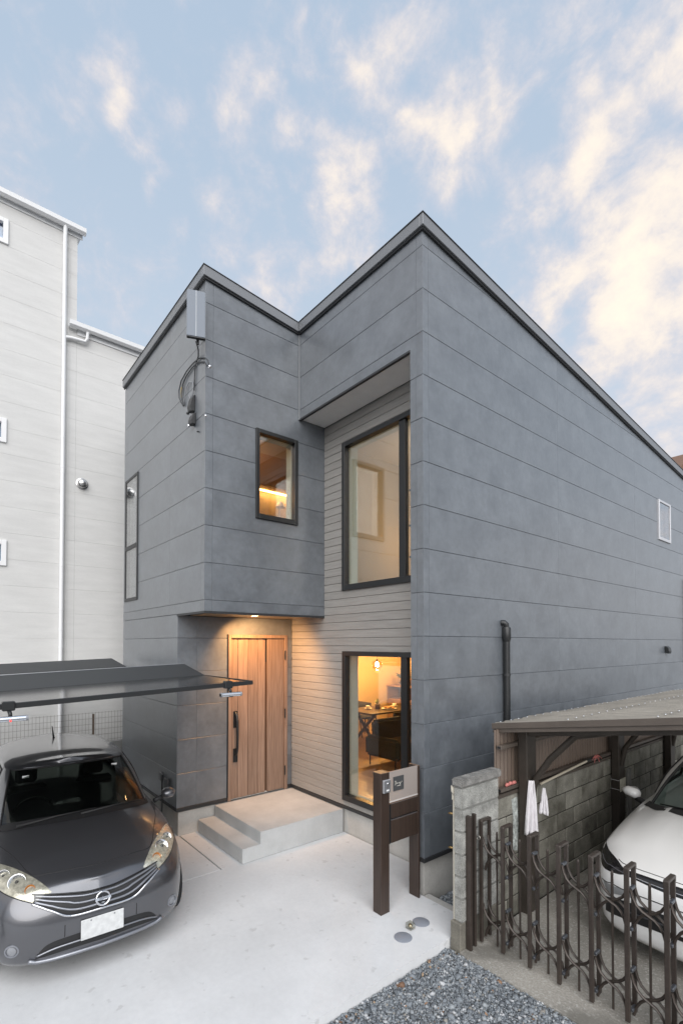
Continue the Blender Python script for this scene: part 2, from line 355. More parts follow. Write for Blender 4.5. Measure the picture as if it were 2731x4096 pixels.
def panel(mb, pl, p, sgn, poly, thick, gap=0.003, ch=0.004):
    """one facing panel on the wall plane: outer face at p, chamfered on its free edges; poly counter-clockwise in (a, z)"""
    if len(poly) < 3: return
    p0 = inset(poly, gap); p1 = inset(p0, ch); n = len(poly)
    vs = [on_plane(pl, p, q[0], q[1], -thick, sgn) for q in p0] + [on_plane(pl, p, q[0], q[1], -ch, sgn) for q in p0] + [on_plane(pl, p, q[0], q[1], 0, sgn) for q in p1]
    fs = [tuple(range(2 * n, 3 * n))]
    for i in range(n):
        j = (i + 1) % n
        fs += [(i, j, n + j, n + i), (n + i, n + j, 2 * n + j, 2 * n + i)]
    mb.add(vs, fs)
def rect_minus(r, holes):
    """r = (a0,a1,z0,z1) minus holes -> rects with edge flags (bottom,right,top,left): 1 where the edge lies on r or on a hole"""
    rects = [(*r, 1, 1, 1, 1)]
    for h in holes:
        new = []
        for (a0, a1, z0, z1, eb, er, et, el) in rects:
            if h[0] >= a1 - 1e-6 or h[1] <= a0 + 1e-6 or h[2] >= z1 - 1e-6 or h[3] <= z0 + 1e-6: new.append((a0, a1, z0, z1, eb, er, et, el)); continue
            b0, b1 = max(a0, h[0]), min(a1, h[1])
            if h[0] > a0 + 1e-6: new.append((a0, h[0], z0, z1, eb, 0, et, el))
            if h[1] < a1 - 1e-6: new.append((h[1], a1, z0, z1, eb, er, et, 0))
            if h[2] > z0 + 1e-6: new.append((b0, b1, z0, h[2], eb, 0 if h[1] < a1 else er, 0, 0 if h[0] > a0 else el))
            if h[3] < z1 - 1e-6: new.append((b0, b1, h[3], z1, 0, 0 if h[1] < a1 else er, et, 0 if h[0] > a0 else el))
        rects = new
    return rects
def siding(parent, name, pl, p, sgn, a_breaks, z_breaks, m, holes=(), ztop=None, thick=0.016, gap=0.0016, ch=0.0028, zlim=None):
    """facing panels between a_breaks x z_breaks; ztop = (slope, z at a=0) of the roof line; each panel an object"""
    for i in range(len(a_breaks) - 1):
        for j in range(len(z_breaks) - 1):
            mb = MB(); r = (a_breaks[i], a_breaks[i + 1], z_breaks[j], z_breaks[j + 1])
            for (a0, a1, z0, z1, eb, er, et, el) in rect_minus(r, holes):
                poly = [(a0, z0, eb), (a1, z0, er), (a1, z1, et), (a0, z1, el)]
                if ztop: poly = clip(poly, (-ztop[0], 1.0), ztop[1])
                if poly and zlim: poly = clip(poly, (0, 1), zlim)
                if poly: panel(mb, pl, p, sgn, poly, thick, gap, ch)
            if not mb.f: continue
            key = [tuple(round(c, 4) for c in v) for v in mb.v]; first = {}; par = list(range(len(mb.v)))
            def find(q):
                while par[q] != q: par[q] = par[par[q]]; q = par[q]
                return q
            for q, k_ in enumerate(key): par[find(q)] = find(first.setdefault(k_, q))
            for f in mb.f:
                for q in f[1:]: par[find(q)] = find(f[0])
            groups = {}
            for f in mb.f: groups.setdefault(find(f[0]), []).append(f)
            for fs in groups.values():
                sub = MB(); ids = {}
                for f in fs:
                    g_ = []
                    for q in f:
                        r0 = first[key[q]]
                        if r0 not in ids: ids[r0] = len(sub.v); sub.v.append(mb.v[r0])
                        g_.append(ids[r0])
                    if len(set(g_)) == len(g_): sub.f.append(tuple(g_))
                part(name, sub, m, parent)
# ------------------------------------------------------------------ palette
M_SIDE = mat('dark_siding', (0.094, 0.105, 0.119), 0.40, var=0.22, vscale=3.6, vcol=(0.143, 0.158, 0.176), bump=0.08, bscale=45, fine=0.10, fscale=17, spec=0.8, detail=7, rvar=0.10, prand=0.035, coat=0.8, coat_rough=0.33, coat_ior=1.65)
M_BACK = mat('joint_seal', (0.075, 0.08, 0.086), 0.8)
M_BEIGE = mat('beige_siding', (0.315, 0.300, 0.280), 0.62, var=0.10, vscale=3, stretch=(1, 1, 14), bump=0.35, bscale=40, fine=0.06, fscale=30, prand=0.03)
M_BEIGEJ = mat('beige_joint', (0.16, 0.15, 0.14), 0.8)
M_BLACK = mat('black_aluminium', (0.016, 0.017, 0.018), 0.38, spec=0.5)
M_FASCIA = mat('fascia_metal', (0.22, 0.228, 0.24), 0.40, metal=0.3, spec=0.5)
M_TRIM = mat('dark_trim', (0.028, 0.029, 0.031), 0.45)
M_SOFFIT = mat('white_soffit', (0.90, 0.88, 0.85), 0.7, var=0.03, vscale=8)
M_CONC = mat('concrete_plinth', (0.47, 0.46, 0.435), 0.85, var=0.16, vscale=2.4, bump=0.3, bscale=70, fine=0.06, fscale=50)
M_PORCH = mat('porch_concrete', (0.475, 0.485, 0.485), 0.85, var=0.10, vscale=3.0, bump=0.35, bscale=110, fine=0.07, fscale=140)
M_DRIVE = mat('driveway_concrete', (0.64, 0.65, 0.66), 0.85, var=0.07, vscale=1.3, bump=0.25, bscale=90, fine=0.03, fscale=20)
add_specks(M_DRIVE, 9.0, 0.63, 0.72, (0.42, 0.42, 0.42), 0.45); add_specks(M_DRIVE, 1.1, 0.56, 0.72, (0.54, 0.55, 0.56), 0.45)
M_GLASS = glass_mat('window_glass', (0.95, 0.965, 0.95), 2.15)
M_JAMB = mat('window_jamb', (0.62, 0.68, 0.62), 0.6)
M_DOOR = wood_mat('door_wood', (0.185, 0.122, 0.090), (0.285, 0.198, 0.150), 'Z', 12, 0.5)
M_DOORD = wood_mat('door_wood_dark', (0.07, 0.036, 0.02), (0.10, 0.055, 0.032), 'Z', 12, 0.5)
M_LINER = mat('room_wall', (0.66, 0.60, 0.50), 0.8, var=0.03, vscale=2)
M_CEIL = mat('room_ceiling', (0.78, 0.75, 0.70), 0.8)
M_FLOOR = wood_mat('room_floor', (0.40, 0.27, 0.15), (0.52, 0.37, 0.22), 'X', 8, 0.35)

W1, Y1, W2, DD, W3 = 2.2515, 1.3814, 5.541, 0.4452, 3.094
FIN = 0.176; ZB = 0.3797; PI = 0.455
SL, Z0R = -0.0945, 6.915                      # underside of the fascia: z = Z0R + SL * y
def zroof(y): return Z0R + SL * y
courses = [ZB + PI * k for k in range(17)]
YEND = 9.9

house = thing('two_storey_house', 'dark grey panel-clad two-storey house with cantilevered corner and lit windows', 'house', (0, 0, 0))

# --- openings
WIN_UP = (-1.829, -0.215, 3.305, 5.350)
WIN_LO = (-1.822, -0.215, 0.450, 2.475)
WIN_SM = (-0.690, -0.032, 4.215, 5.398)
WIN_LT = (-5.49, -4.81, 3.290, 5.370)
WIN_RT = (6.86, 7.53, 4.60, 5.385)
DOOR = (-0.645, 0.358, 0.325, 2.708)
T = 0.14; K = 0.016
# --- wall bodies (behind the panels), each one solid
wr = part('wall', wall_solid('X', -K, 1, 0.016, YEND, ZB, 7, [WIN_RT], T, ztop=lambda y: zroof(y) + 0.02), M_BACK, house)
wf = part('wall', wall_solid('Y', K, -1, -W1 - 0.0, -0.016 - T, 5.72, 7, [], 0.12, ztop=lambda x: zroof(0) + 0.01), M_BACK, house)
wfin = part('wall', B(-FIN + 0.004, -K - T - 0.001, K, DD + 0.1, ZB, 5.719), M_BACK, house)
wb = part('wall', wall_solid('Y', DD + K, -1, -W3 + 0.001, -FIN + 0.002, 0.36, 5.76, [WIN_UP, WIN_LO], T), M_BEIGEJ, house)
wa = part('wall', wall_solid('X', -W1 - K, 1, -Y1 + 0.016, DD + 0.015, 2.97, 7, [WIN_SM], T, ztop=lambda y: zroof(y) + 0.01), M_BACK, house)
wl = part('wall', wall_solid('Y', -Y1 + K, -1, -W2, -W1 - K - T, 2.97, 7, [WIN_LT], T, ztop=lambda x: zroof(-Y1) + 0.01), M_BACK, house)
wl2 = part('wall', wall_solid('Y', -Y1 + K, -1, -W2, -W3 - K - T, ZB, 2.969, [], T), M_BACK, house)
wd = part('wall', wall_solid('X', -W3 - K, 1, -Y1 + 0.016, DD + 0.015, ZB - 0.06, 2.969, [DOOR], T), M_BACK, house)
wside = part('wall', MB().prism([(-Y1 + 0.02, 0.02), (YEND, 0.02), (YEND, zroof(YEND)), (-Y1 + 0.02, zroof(-Y1))], 'X', -W2 - 0.12, -W2), M_SIDE, house)
wrear = part('wall', B(-W2, 0, YEND - 0.1, YEND, 0.02, zroof(YEND) - 0.02), M_SIDE, house)
# --- panels
rt = (SL, Z0R + 0.06)
siding(wr, 'siding_panel', 'X', 0, 1, [0.0, 0.088, 2.872, 5.684, 8.50, YEND], courses, M_SIDE, [WIN_RT], ztop=rt)
siding(wf, 'siding_panel', 'Y', 0, -1, [-W1 + 0.003, -0.088, 0.0], [c for c in courses if c > 5.3], M_SIDE, [(-9, -FIN, 0, 5.715)], ztop=(0, Z0R + 0.03))
siding(wfin, 'siding_panel', 'Y', 0, -1, [-FIN, -0.088, 0.0], [c for c in courses if c < 5.5], M_SIDE)
siding(wa, 'siding_panel', 'X', -W1, 1, [-Y1, -Y1 + 0.10, DD], [2.972] + [c for c in courses if c > 3.0], M_SIDE, [WIN_SM, (0.002, 5, 5.715, 9)], ztop=(SL, Z0R + 0.03))
siding(wl, 'siding_panel', 'Y', -Y1, -1, [-W2, -3.40, -W1 - 0.10, -W1], [2.972] + [c for c in courses if c > 3.0], M_SIDE, [WIN_LT], ztop=(0, zroof(-Y1) + 0.03))
siding(wl2, 'siding_panel', 'Y', -Y1, -1, [-W2, -W3 - 0.0], [c for c in courses if c < 2.9] + [2.970], M_SIDE)
siding(wd, 'siding_panel', 'X', -W3, 1, [-Y1, -1.11, DD - 0.002], [c for c in courses if c < 2.9] + [2.955], M_SIDE, [DOOR])
bz = [0.372 + 0.1087 * k for k in range(52)]
siding(wb, 'siding_board', 'Y', DD, -1, [-W3 + 0.002, -FIN], [z for z in bz if z < 5.72] + [5.712], M_BEIGE, [WIN_UP, WIN_LO, (-9, -W1 - 0.0, 2.962, 9)], gap=0.0018, ch=0.005)

# --- plinth, starter trims
pl_poly = [(-W2 - 0.1, -Y1 + 0.035), (-W3 - 0.035, -Y1 + 0.035), (-W3 - 0.035, DD + 0.035), (-0.035, DD + 0.035), (-0.035, YEND), (-W2 - 0.1, YEND)]
part('plinth', MB().prism(pl_poly, 'Z', -0.25, 0.345), M_CONC, house)
part('plinth', B(-FIN, -0.035, 0.035, DD + 0.0345, -0.25, 0.345), M_CONC, house)
def strip(x0, x1, y0, y1, z0=0.338, z1=0.3795): part('base_trim', B(x0, x1, y0, y1, z0, z1), M_TRIM, house, bevel=0.002)
strip(-0.03, 0.008, -0.008, YEND); strip(-FIN - 0.004, -0.031, -0.008, 0.03)
strip(-W3 - 0.03, -FIN - 0.001, DD - 0.010, DD + 0.03, 0.330, 0.3715)
strip(-W3 - 0.03, -W3 + 0.008, -Y1 - 0.008, DOOR[0] - 0.003); strip(-W3 - 0.03, -W3 + 0.008, DOOR[1] + 0.003, DD - 0.0105)
strip(-W2 - 0.05, -W3 - 0.031, -Y1 - 0.008, -Y1 + 0.03)
# --- soffits with dark edge trims
part('soffit', B(-W3 + 0.001, -W1 - 0.02, -Y1 + 0.03, DD - 0.001, 2.968, 2.995), M_SOFFIT, house)
part('soffit', B(-W1 + 0.004, -FIN - 0.001, 0.03, DD - 0.001, 5.717, 5.745), M_SOFFIT, house)
for a in ((-W1 - 0.019, -W1 + 0.006, -Y1 - 0.006, DD - 0.002, 2.945, 2.974), (-W3 - 0.02, -W1 - 0.0195, -Y1 - 0.006, -Y1 + 0.028, 2.945, 2.974)):
    part('soffit_trim', B(*a), M_TRIM, house, bevel=0.002)
part('soffit_trim', B(-W1 + 0.004, -FIN, -0.006, 0.029, 5.690, 5.7165), M_TRIM, house, bevel=0.002)
part('corner_trim', B(-W1 + 0.001, -W1 + 0.018, -0.019, 0.0005, 5.70, zroof(0)), mat('pale_caulk', (0.22, 0.23, 0.24), 0.5), house)
# --- roof: one tilted plate following the L plan, fascia boards, dark drip trims drawn as the shadow gap
ov = 0.045
def roof_plate(x0, x1, y0, y1, z_off, th):
    return MB().hexa([(x0, y0, zroof(y0) + z_off), (x1, y0, zroof(y0) + z_off), (x1, y1, zroof(y1) + z_off), (x0, y1, zroof(y1) + z_off)],
                     [(x0, y0, zroof(y0) + z_off + th), (x1, y0, zroof(y0) + z_off + th), (x1, y1, zroof(y1) + z_off + th), (x0, y1, zroof(y1) + z_off + th)])
M_ROOF = mat('roof_sheet', (0.09, 0.092, 0.10), 0.45, metal=0.3)
roof = part('roof', roof_plate(-W2 - 0.05, -W1 + ov - 0.002, -Y1 - ov + 0.002, -ov + 0.002, 0.115, 0.012), M_ROOF, house)
part('roof_sheet', roof_plate(-W2 - 0.05, ov - 0.002, -ov + 0.0025, YEND, 0.115, 0.012), M_ROOF, roof)
def fascia(x0, x1, y0, y1):
    part('fascia', roof_plate(x0, x1, y0, y1, 0.0, 0.120), M_FASCIA, house, bevel=0.003)
def drip(x0, x1, y0, y1): part('drip_shadow_trim', roof_plate(x0, x1, y0, y1, -0.022, 0.0215), M_TRIM, house)  # dark strip under the fascia, its shadow gap put into the colour
fascia(0.001, ov, -ov, YEND); fascia(-W1 + ov + 0.001, 0.0, -ov, -0.001); fascia(-W1 + 0.001, -W1 + ov, -Y1 - ov, -0.0455); fascia(-W2 - 0.05, -W1, -Y1 - ov, -Y1 - 0.001)
drip(0.001, ov - 0.02, -ov + 0.02, YEND); drip(-W1 + ov - 0.019, 0.0, -ov + 0.02, -0.001); drip(-W1 + 0.001, -W1 + ov - 0.02, -Y1 - ov + 0.02, -0.026); drip(-W2 - 0.05, -W1, -Y1 - ov + 0.02, -Y1 - 0.001)
M_CAP = mat('roof_edge_cap', (0.34, 0.35, 0.37), 0.35, metal=0.4)
def ridge_cap(x0, x1, y0, y1): part('edge_cap', roof_plate(x0, x1, y0, y1, 0.1205, 0.008), M_TRIM, house)
ridge_cap(0.0, ov + 0.008, -ov - 0.008, YEND); ridge_cap(-W1 + ov + 0.009, -0.0005, -ov - 0.008, -0.02); ridge_cap(-W1, -W1 + ov + 0.008, -Y1 - ov - 0.008, -0.053); ridge_cap(-W2 - 0.05, -W1 - 0.0005, -Y1 - ov - 0.008, -Y1 - 0.02)

# --- windows: frame (proud of the cladding), inner sash, pane, inner reveal
def window(pl, p, sgn, hole, fw=0.05, mull=None, m_frame=M_BLACK, proud=0.028, name='window', glass=None, jamb=True, inset_g=0.03, sash=0.0, label=None):
    a0, a1, z0, z1 = hole
    def bar(b0, b1, c0, c1, d0, d1):
        if pl == 'X': x0, x1 = sorted((p + sgn * d0, p + sgn * d1)); return B(x0, x1, b0, b1, c0, c1)
        y0, y1 = sorted((p + sgn * d0, p + sgn * d1)); return B(b0, b1, y0, y1, c0, c1)
    w = part(name, bar(a0 + fw, a1 - fw, z0 + fw, z1 - fw, -inset_g - 0.006, -inset_g), glass or M_GLASS, house, label=label)
    w.name = name
    for b in ((a0, a0 + fw, z0, z1), (a1 - fw, a1, z0, z1), (a0 + fw, a1 - fw, z0, z0 + fw * 1.25), (a0 + fw, a1 - fw, z1 - fw, z1)):
        part('frame', bar(*b, -0.06, proud), m_frame, w, bevel=0.003)
    if mull is not None:
        part('mullion', bar(mull - 0.05, mull + 0.05, z0 + fw, z1 - fw, -0.058, 0.006), m_frame, w, bevel=0.003)
    if jamb:
        for b in ((a0 - 0.004, a0 + 0.012, z0, z1), (a1 - 0.012, a1 + 0.004, z0, z1)):
            part('jamb', bar(*b, -0.26, -0.061), M_JAMB, w)
        part('jamb', bar(a0 + 0.012, a1 - 0.012, z0 + 0.0, z0 + 0.014, -0.26, -0.061), M_JAMB, w)
        part('jamb', bar(a0 + 0.012, a1 - 0.012, z1 - 0.014, z1, -0.26, -0.061), M_JAMB, w)
    return w
wu = window('Y', DD, -1, WIN_UP, 0.062, mull=-0.715)
wlo = window('Y', DD, -1, WIN_LO, 0.062, mull=-0.692)
window('X', -W1, 1, WIN_SM, 0.052)
wlt = window('Y', -Y1, -1, WIN_LT, 0.042, glass=glass_mat('side_glass', (0.9, 0.93, 0.95), 2.2, 0.0, 0.30), inset_g=-0.006, proud=0.016)
part('transom', B(WIN_LT[0] + 0.042, WIN_LT[1] - 0.042, -Y1 - 0.018, -Y1 + 0.055, 4.155, 4.225), M_BLACK, wlt, bevel=0.003)
part('blind', B(WIN_LT[0] + 0.02, WIN_LT[1] - 0.02, -Y1 + 0.10, -Y1 + 0.11, 3.30, 5.35), mat('window_blind', (0.72, 0.74, 0.75), 0.7), wlt)
wrt = window('X', 0, 1, WIN_RT, 0.045, glass=glass_mat('sky_glass', (0.9, 0.93, 0.95), 2.2, 0.0, 0.35), inset_g=-0.010, proud=0.024, m_frame=mat('silver_frame', (0.60, 0.60, 0.62), 0.35, metal=0.4), jamb=False)
part('blind', B(-0.12, -0.11, WIN_RT[0] + 0.01, WIN_RT[1] - 0.01, WIN_RT[2], WIN_RT[3]), mat('window_blind_white', (0.86, 0.86, 0.88), 0.7), wrt)
# black screen rails seen at the right of the mullions
for z in (4.43, 4.0, 3.62): part('screen_rail', B(-0.66, -0.28, DD + 0.062, DD + 0.076, z - 0.012, z + 0.012), M_BLACK, wu)

# --- entrance door: frame, boards, slim pane side panel, handle, hinges
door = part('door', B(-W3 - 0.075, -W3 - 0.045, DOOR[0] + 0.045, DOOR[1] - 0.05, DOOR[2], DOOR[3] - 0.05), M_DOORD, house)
for b in ((DOOR[0], DOOR[0] + 0.045, DOOR[2], DOOR[3]), (DOOR[1] - 0.05, DOOR[1], DOOR[2], DOOR[3]), (DOOR[0] + 0.045, DOOR[1] - 0.05, DOOR[3] - 0.05, DOOR[3])):
    part('door_frame', B(-W3 - 0.06, -W3 + 0.020, b[0], b[1], b[2], b[3]), M_DOOR, door, bevel=0.003)
part('frame_edge', B(-W3 - 0.02, -W3 + 0.019, DOOR[0] - 0.014, DOOR[0] - 0.0005, DOOR[2] + 0.06, DOOR[3] + 0.004), M_BLACK, door)
lines = [DOOR[0] + 0.048, -0.474, -0.307, -0.145, -0.016]
for a, b in zip(lines[:-1], lines[1:]):
    part('door_board', B(-W3 - 0.05, -W3 - 0.026, a + 0.003, b - 0.003, DOOR[2] + 0.012, DOOR[3] - 0.054), M_DOOR, door, bevel=0.0035)
part('door_board', B(-W3 - 0.05, -W3 - 0.012, 0.016, DOOR[1] - 0.053, DOOR[2] + 0.012, DOOR[3] - 0.054), M_DOOR, door, bevel=0.004)
part('slit_glass', B(-W3 - 0.046, -W3 - 0.043, -0.015, 0.015, 2.30, DOOR[3] - 0.08), M_BLACK, door)
for z in (0.62, 1.50, 2.40): part('hinge', MB().lathe([(0.010, z - 0.07), (0.010, z + 0.07)], (-W3 + 0.024, DOOR[1] - 0.052, 0), 10), M_BLACK, door, smooth=True, autosmooth=40)
hx = -W3 - 0.024; hy = -0.515
hd = part('door_handle', B(hx - 0.004, hx + 0.012, hy - 0.036, hy + 0.036, 0.86, 1.06), M_BLACK, door, bevel=0.006)
part('escutcheon', B(hx - 0.004, hx + 0.012, hy - 0.034, hy + 0.034, 1.36, 1.60), M_BLACK, hd, bevel=0.006)
part('grip', MB().tube([(hx + 0.01, hy, 1.575), (hx + 0.040, hy, 1.55), (hx + 0.058, hy + 0.004, 1.45), (hx + 0.064, hy + 0.006, 1.25), (hx + 0.058, hy + 0.006, 1.08), (hx + 0.036, hy + 0.004, 1.00), (hx + 0.010, hy, 0.97)], [0.020, 0.021, 0.021, 0.017, 0.017, 0.021, 0.021], 10), M_BLACK, hd, smooth=True, autosmooth=50)
part('lock_light', B(hx + 0.012, hx + 0.015, hy + 0.0, hy + 0.016, 1.005, 1.018), mat('red_led', (0.25, 0.03, 0.02), 0.4), hd)
# --- porch downlight in the soffit (lit)
DLX, DLY = -2.54, -0.535
dl = part('downlight', MB().lathe([(0.052, 2.952), (0.052, 2.969), (0.040, 2.969), (0.040, 2.958)], (DLX, DLY, 0), 20, cap=False), mat('white_plastic', (0.75, 0.74, 0.72), 0.4), house, smooth=True, autosmooth=40)
part('lamp_lens', MB().lathe([(0.0405, 2.9585), (0.0405, 2.9625)], (DLX, DLY, 0), 20), mat('lit_lens', (1, 0.8, 0.5), 0.5, emit=(1, 0.58, 0.25), estr=14), dl)
def lamp(name, typ, loc, power, col, size=0.1, rot=None, spot=None, blend=0.6):
    d = bpy.data.lights.new(name, typ); o = bpy.data.objects.new(name, d); C.objects.link(o); o.location = loc
    d.energy = power; d.color = col
    if typ == 'AREA': d.size = size
    else: d.shadow_soft_size = size
    if rot: o.rotation_euler = rot
    if spot: d.spot_size = spot; d.spot_blend = blend
    o['kind'] = 'helper'; return o
lamp('downlight_lamp', 'SPOT', (DLX, DLY, 2.940), 70, (1.0, 0.50, 0.18), 0.03, Vector((0.50, -0.42, 0.78)).to_track_quat('Z', 'Y').to_euler(), R(128), 0.75)
# --- wall fittings and a dark upright box on the side wall
dp = part('downpipe', MB().tube([(0.045, 1.466, 2.74), (0.045, 1.466, 0.02)], 0.040, 14), M_BLACK, house, smooth=True, autosmooth=50)
part('pipe_head', MB().lathe([(0.040, 2.60), (0.052, 2.64), (0.052, 2.76), (0.042, 2.78)], (0.045, 1.466, 0), 14), M_BLACK, dp, smooth=True, autosmooth=40)
part('elbow', MB().tube([(0.0, 1.43, 2.83), (0.03, 1.44, 2.83), (0.045, 1.455, 2.81), (0.045, 1.462, 2.77)], 0.036, 12), M_BLACK, dp, smooth=True, autosmooth=50)
for z in (2.2, 1.2): part('pipe_clip', MB().lathe([(0.045, z - 0.015), (0.045, z + 0.015)], (0.045, 1.466, 0), 14), M_TRIM, dp, smooth=True, autosmooth=40)
vt = part('vent_hood', MB().prism([(0.0, 2.40), (0.075, 2.38), (0.085, 2.43), (0.07, 2.50), (0.03, 2.53), (0.0, 2.53)], 'Y', 7.13, 7.26), M_BLACK, house, bevel=0.008)
part('dark_wall_box', B(0.001, 0.055, 8.43, 8.52, 2.2, 3.95), M_TRIM, house, bevel=0.008)  # plain dark upright box near the far end of the wall

# --- shells of the rooms behind the windows
def room(x0, x1, y0, y1, z0, z1, wall, skip=()):
    if 'floor' not in skip: part('room_floor', B(x0, x1, y0, y1, z0 - 0.03, z0), M_FLOOR, house)
    part('room_ceiling', B(x0, x1, y0, y1, z1, z1 + 0.03), M_CEIL, house)
    for n, b in (('w', (x0 - 0.05, x0, y0, y1)), ('e', (x1, x1 + 0.03, y0, y1)), ('n', (x0, x1, y1, y1 + 0.05)), ('s', (x0, x1, y0 - 0.03, y0))):
        if n not in skip: part('room_wall', B(*b, z0, z1), wall, house)
M_WARM = mat('warm_plaster', (0.58, 0.44, 0.25), 0.85, var=0.03, vscale=2)
room(-5.42, -0.22, 0.64, 5.3, 0.45, 2.72, M_WARM, ('s',))
part('room_wall', B(-5.42, -W3 - 0.02, 0.56, 0.625, 0.45, 2.72), M_WARM, house)
room(-2.44, -0.22, 0.64, 4.2, 2.98, 5.62, mat('upper_plaster', (0.60, 0.545, 0.46), 0.85), ('s',))
room(-3.72, -2.44, -1.20, 1.10, 2.99, 6.05, mat('study_plaster', (0.55, 0.46, 0.37), 0.85), ('e', 's'))
# ------------------------------------------------------------------ ground
GZ = -0.065
M_ASPH = mat('pale_road', (0.23, 0.23, 0.228), 0.9, var=0.2, vscale=2, bump=0.5, bscale=150)
g = part('ground', MB().box(-400, 400, -400, 400, -0.45, -0.24), M_ASPH, None); tag(g, kind='structure')
# driveway: one cast slab with a cast edge, two small slabs at the house corner set in joints
def struct(name, mb, m, bevel=0.0, parent=None):
    o = part(name, mb, m, parent, bevel=bevel)
    if parent is None: o['kind'] = 'structure'
    return o
XE = 0.598; JX, JY = -1.86, -1.325
drv = struct('driveway', MB().prism([(-1.868, -9), (XE, -9), (XE, 0.0), (-0.1, 0.0), (-0.1, 0.46), (-W3 - 0.03, 0.46), (-W3 - 0.03, -1.318), (-1.868, -1.318)], 'Z', -0.23, 0.0), M_DRIVE, 0.0)
struct('paving_slab', B(-7.4, -1.876, -9, -1.333, -0.23, -0.0005), M_DRIVE, 0.004, drv)
struct('paving_slab', B(-W3 - 0.03, -1.868, -1.327, -1.3185, -0.23, -0.012), mat('joint_filler', (0.30, 0.30, 0.30), 0.9), 0, drv)
struct('paving_slab', B(-1.876, -1.868, -9, -1.3185, -0.23, -0.013), MATS['joint_filler'], 0, drv)
# kerb strip between slab and side gravel
struct('kerb', B(-0.02, 0.66, 0.0005, 0.09, -0.23, -0.004), M_CONC, 0.004)
# neighbour's parking floor
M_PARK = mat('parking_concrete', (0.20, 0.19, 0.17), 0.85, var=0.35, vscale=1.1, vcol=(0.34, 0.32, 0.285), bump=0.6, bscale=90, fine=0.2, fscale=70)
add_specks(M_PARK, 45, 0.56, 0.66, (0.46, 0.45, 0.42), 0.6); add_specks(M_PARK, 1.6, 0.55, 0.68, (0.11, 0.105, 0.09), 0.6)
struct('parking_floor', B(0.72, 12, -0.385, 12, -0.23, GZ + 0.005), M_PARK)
# porch: block and lower step, cast in one
P0 = -1.825
pr = MB().prism([(-1.083, 0.002), (DD - 0.002, 0.002), (DD - 0.002, 0.318), (-0.843, 0.318), (-0.843, 0.174), (-1.083, 0.174)], 'X', -W3 + 0.010, P0)
po = part('porch_steps', pr, M_PORCH, None, bevel=0.004, seg=2)
tag(po, 'two-step grey concrete porch block below the wooden entrance door', 'steps')
# bottom of the beige wall plinth line is hidden by the porch

# ------------------------------------------------------------------ gravel
def gravel(name, n, region, size, seed, z0, label, shade_cols):
    rnd = np.random.RandomState(seed)
    t = (1 + 5 ** 0.5) / 2
    ico = np.array([(-1, t, 0), (1, t, 0), (-1, -t, 0), (1, -t, 0), (0, -1, t), (0, 1, t), (0, -1, -t), (0, 1, -t), (t, 0, -1), (t, 0, 1), (-t, 0, -1), (-t, 0, 1)], float) / (1 + t * t) ** .5
    tri = np.array([(0, 11, 5), (0, 5, 1), (0, 1, 7), (0, 7, 10), (0, 10, 11), (1, 5, 9), (5, 11, 4), (11, 10, 2), (10, 7, 6), (7, 1, 8), (3, 9, 4), (3, 4, 2), (3, 2, 6), (3, 6, 8), (3, 8, 9), (4, 9, 5), (2, 4, 11), (6, 2, 10), (8, 6, 7), (9, 8, 1)])
    pts = []
    while len(pts) < n:
        x = rnd.uniform(region[0], region[1]); y = rnd.uniform(region[2], region[3])
        if len(region) > 4 and not region[4](x, y): continue
        pts.append((x, y))
    P = np.array(pts); V = np.zeros((n * 12, 3)); F = np.zeros((n * 20, 3), int); mi = np.zeros(n * 20, int)
    for i in range(n):
        s = size * np.exp(rnd.normal(-0.05, 0.42)); sc = s * rnd.uniform([0.7, 0.55, 0.4], [1.25, 1.0, 0.75])
        v = ico * (1 + rnd.uniform(-0.38, 0.34, (12, 1))) * sc
        a = rnd.uniform(0, 2 * np.pi, 3); a[:2] = (a[:2] - np.pi) * 0.25
        ca, sa = np.cos(a), np.sin(a)
        Rz = np.array([[ca[2], -sa[2], 0], [sa[2], ca[2], 0], [0, 0, 1]]); Rx = np.array([[1, 0, 0], [0, ca[0], -sa[0]], [0, sa[0], ca[0]]]); Ry = np.array([[ca[1], 0, sa[1]], [0, 1, 0], [-sa[1], 0, ca[1]]])
        v = v @ (Rz @ Rx @ Ry).T
        V[i * 12:(i + 1) * 12] = v + (P[i, 0], P[i, 1], z0 + rnd.uniform(-0.012, 0.006)); F[i * 20:(i + 1) * 20] = tri + i * 12
        mi[i * 20:(i + 1) * 20] = rnd.choice(len(shade_cols), p=[c[3] for c in shade_cols])
    me = bpy.data.meshes.new(name); me.vertices.add(n * 12); me.vertices.foreach_set('co', V.ravel())
    me.loops.add(n * 60); me.loops.foreach_set('vertex_index', F.ravel())
    me.polygons.add(n * 20); me.polygons.foreach_set('loop_start', np.arange(n * 20) * 3); me.polygons.foreach_set('loop_total', np.full(n * 20, 3)); me.polygons.foreach_set('material_index', mi)
    me.update(calc_edges=True); me.validate()
    for k, c in enumerate(shade_cols): me.materials.append(mat('stone_%s_%d' % (('slate', 'ash', 'dark', 'pale', 'rust', 'buff')[k], seed), c[:3], 0.75, fine=0.25, fscale=120))
    o = link(name, me); tag(o, label, 'gravel', kind='stuff'); return o
STONES = [(0.185, 0.205, 0.225, .40), (0.26, 0.28, 0.295, .28), (0.11, 0.122, 0.135, .20), (0.42, 0.43, 0.44, .08), (0.30, 0.18, 0.11, .008), (0.26, 0.245, 0.22, .032)]
M_GBED = mat('gravel_bed', (0.11, 0.115, 0.12), 0.95, var=0.5, vscale=60, bump=1.0, bscale=120)
struct('gravel_bed', B(XE + 0.001, 12, -9, -0.3855, -0.23, GZ - 0.022), M_GBED)
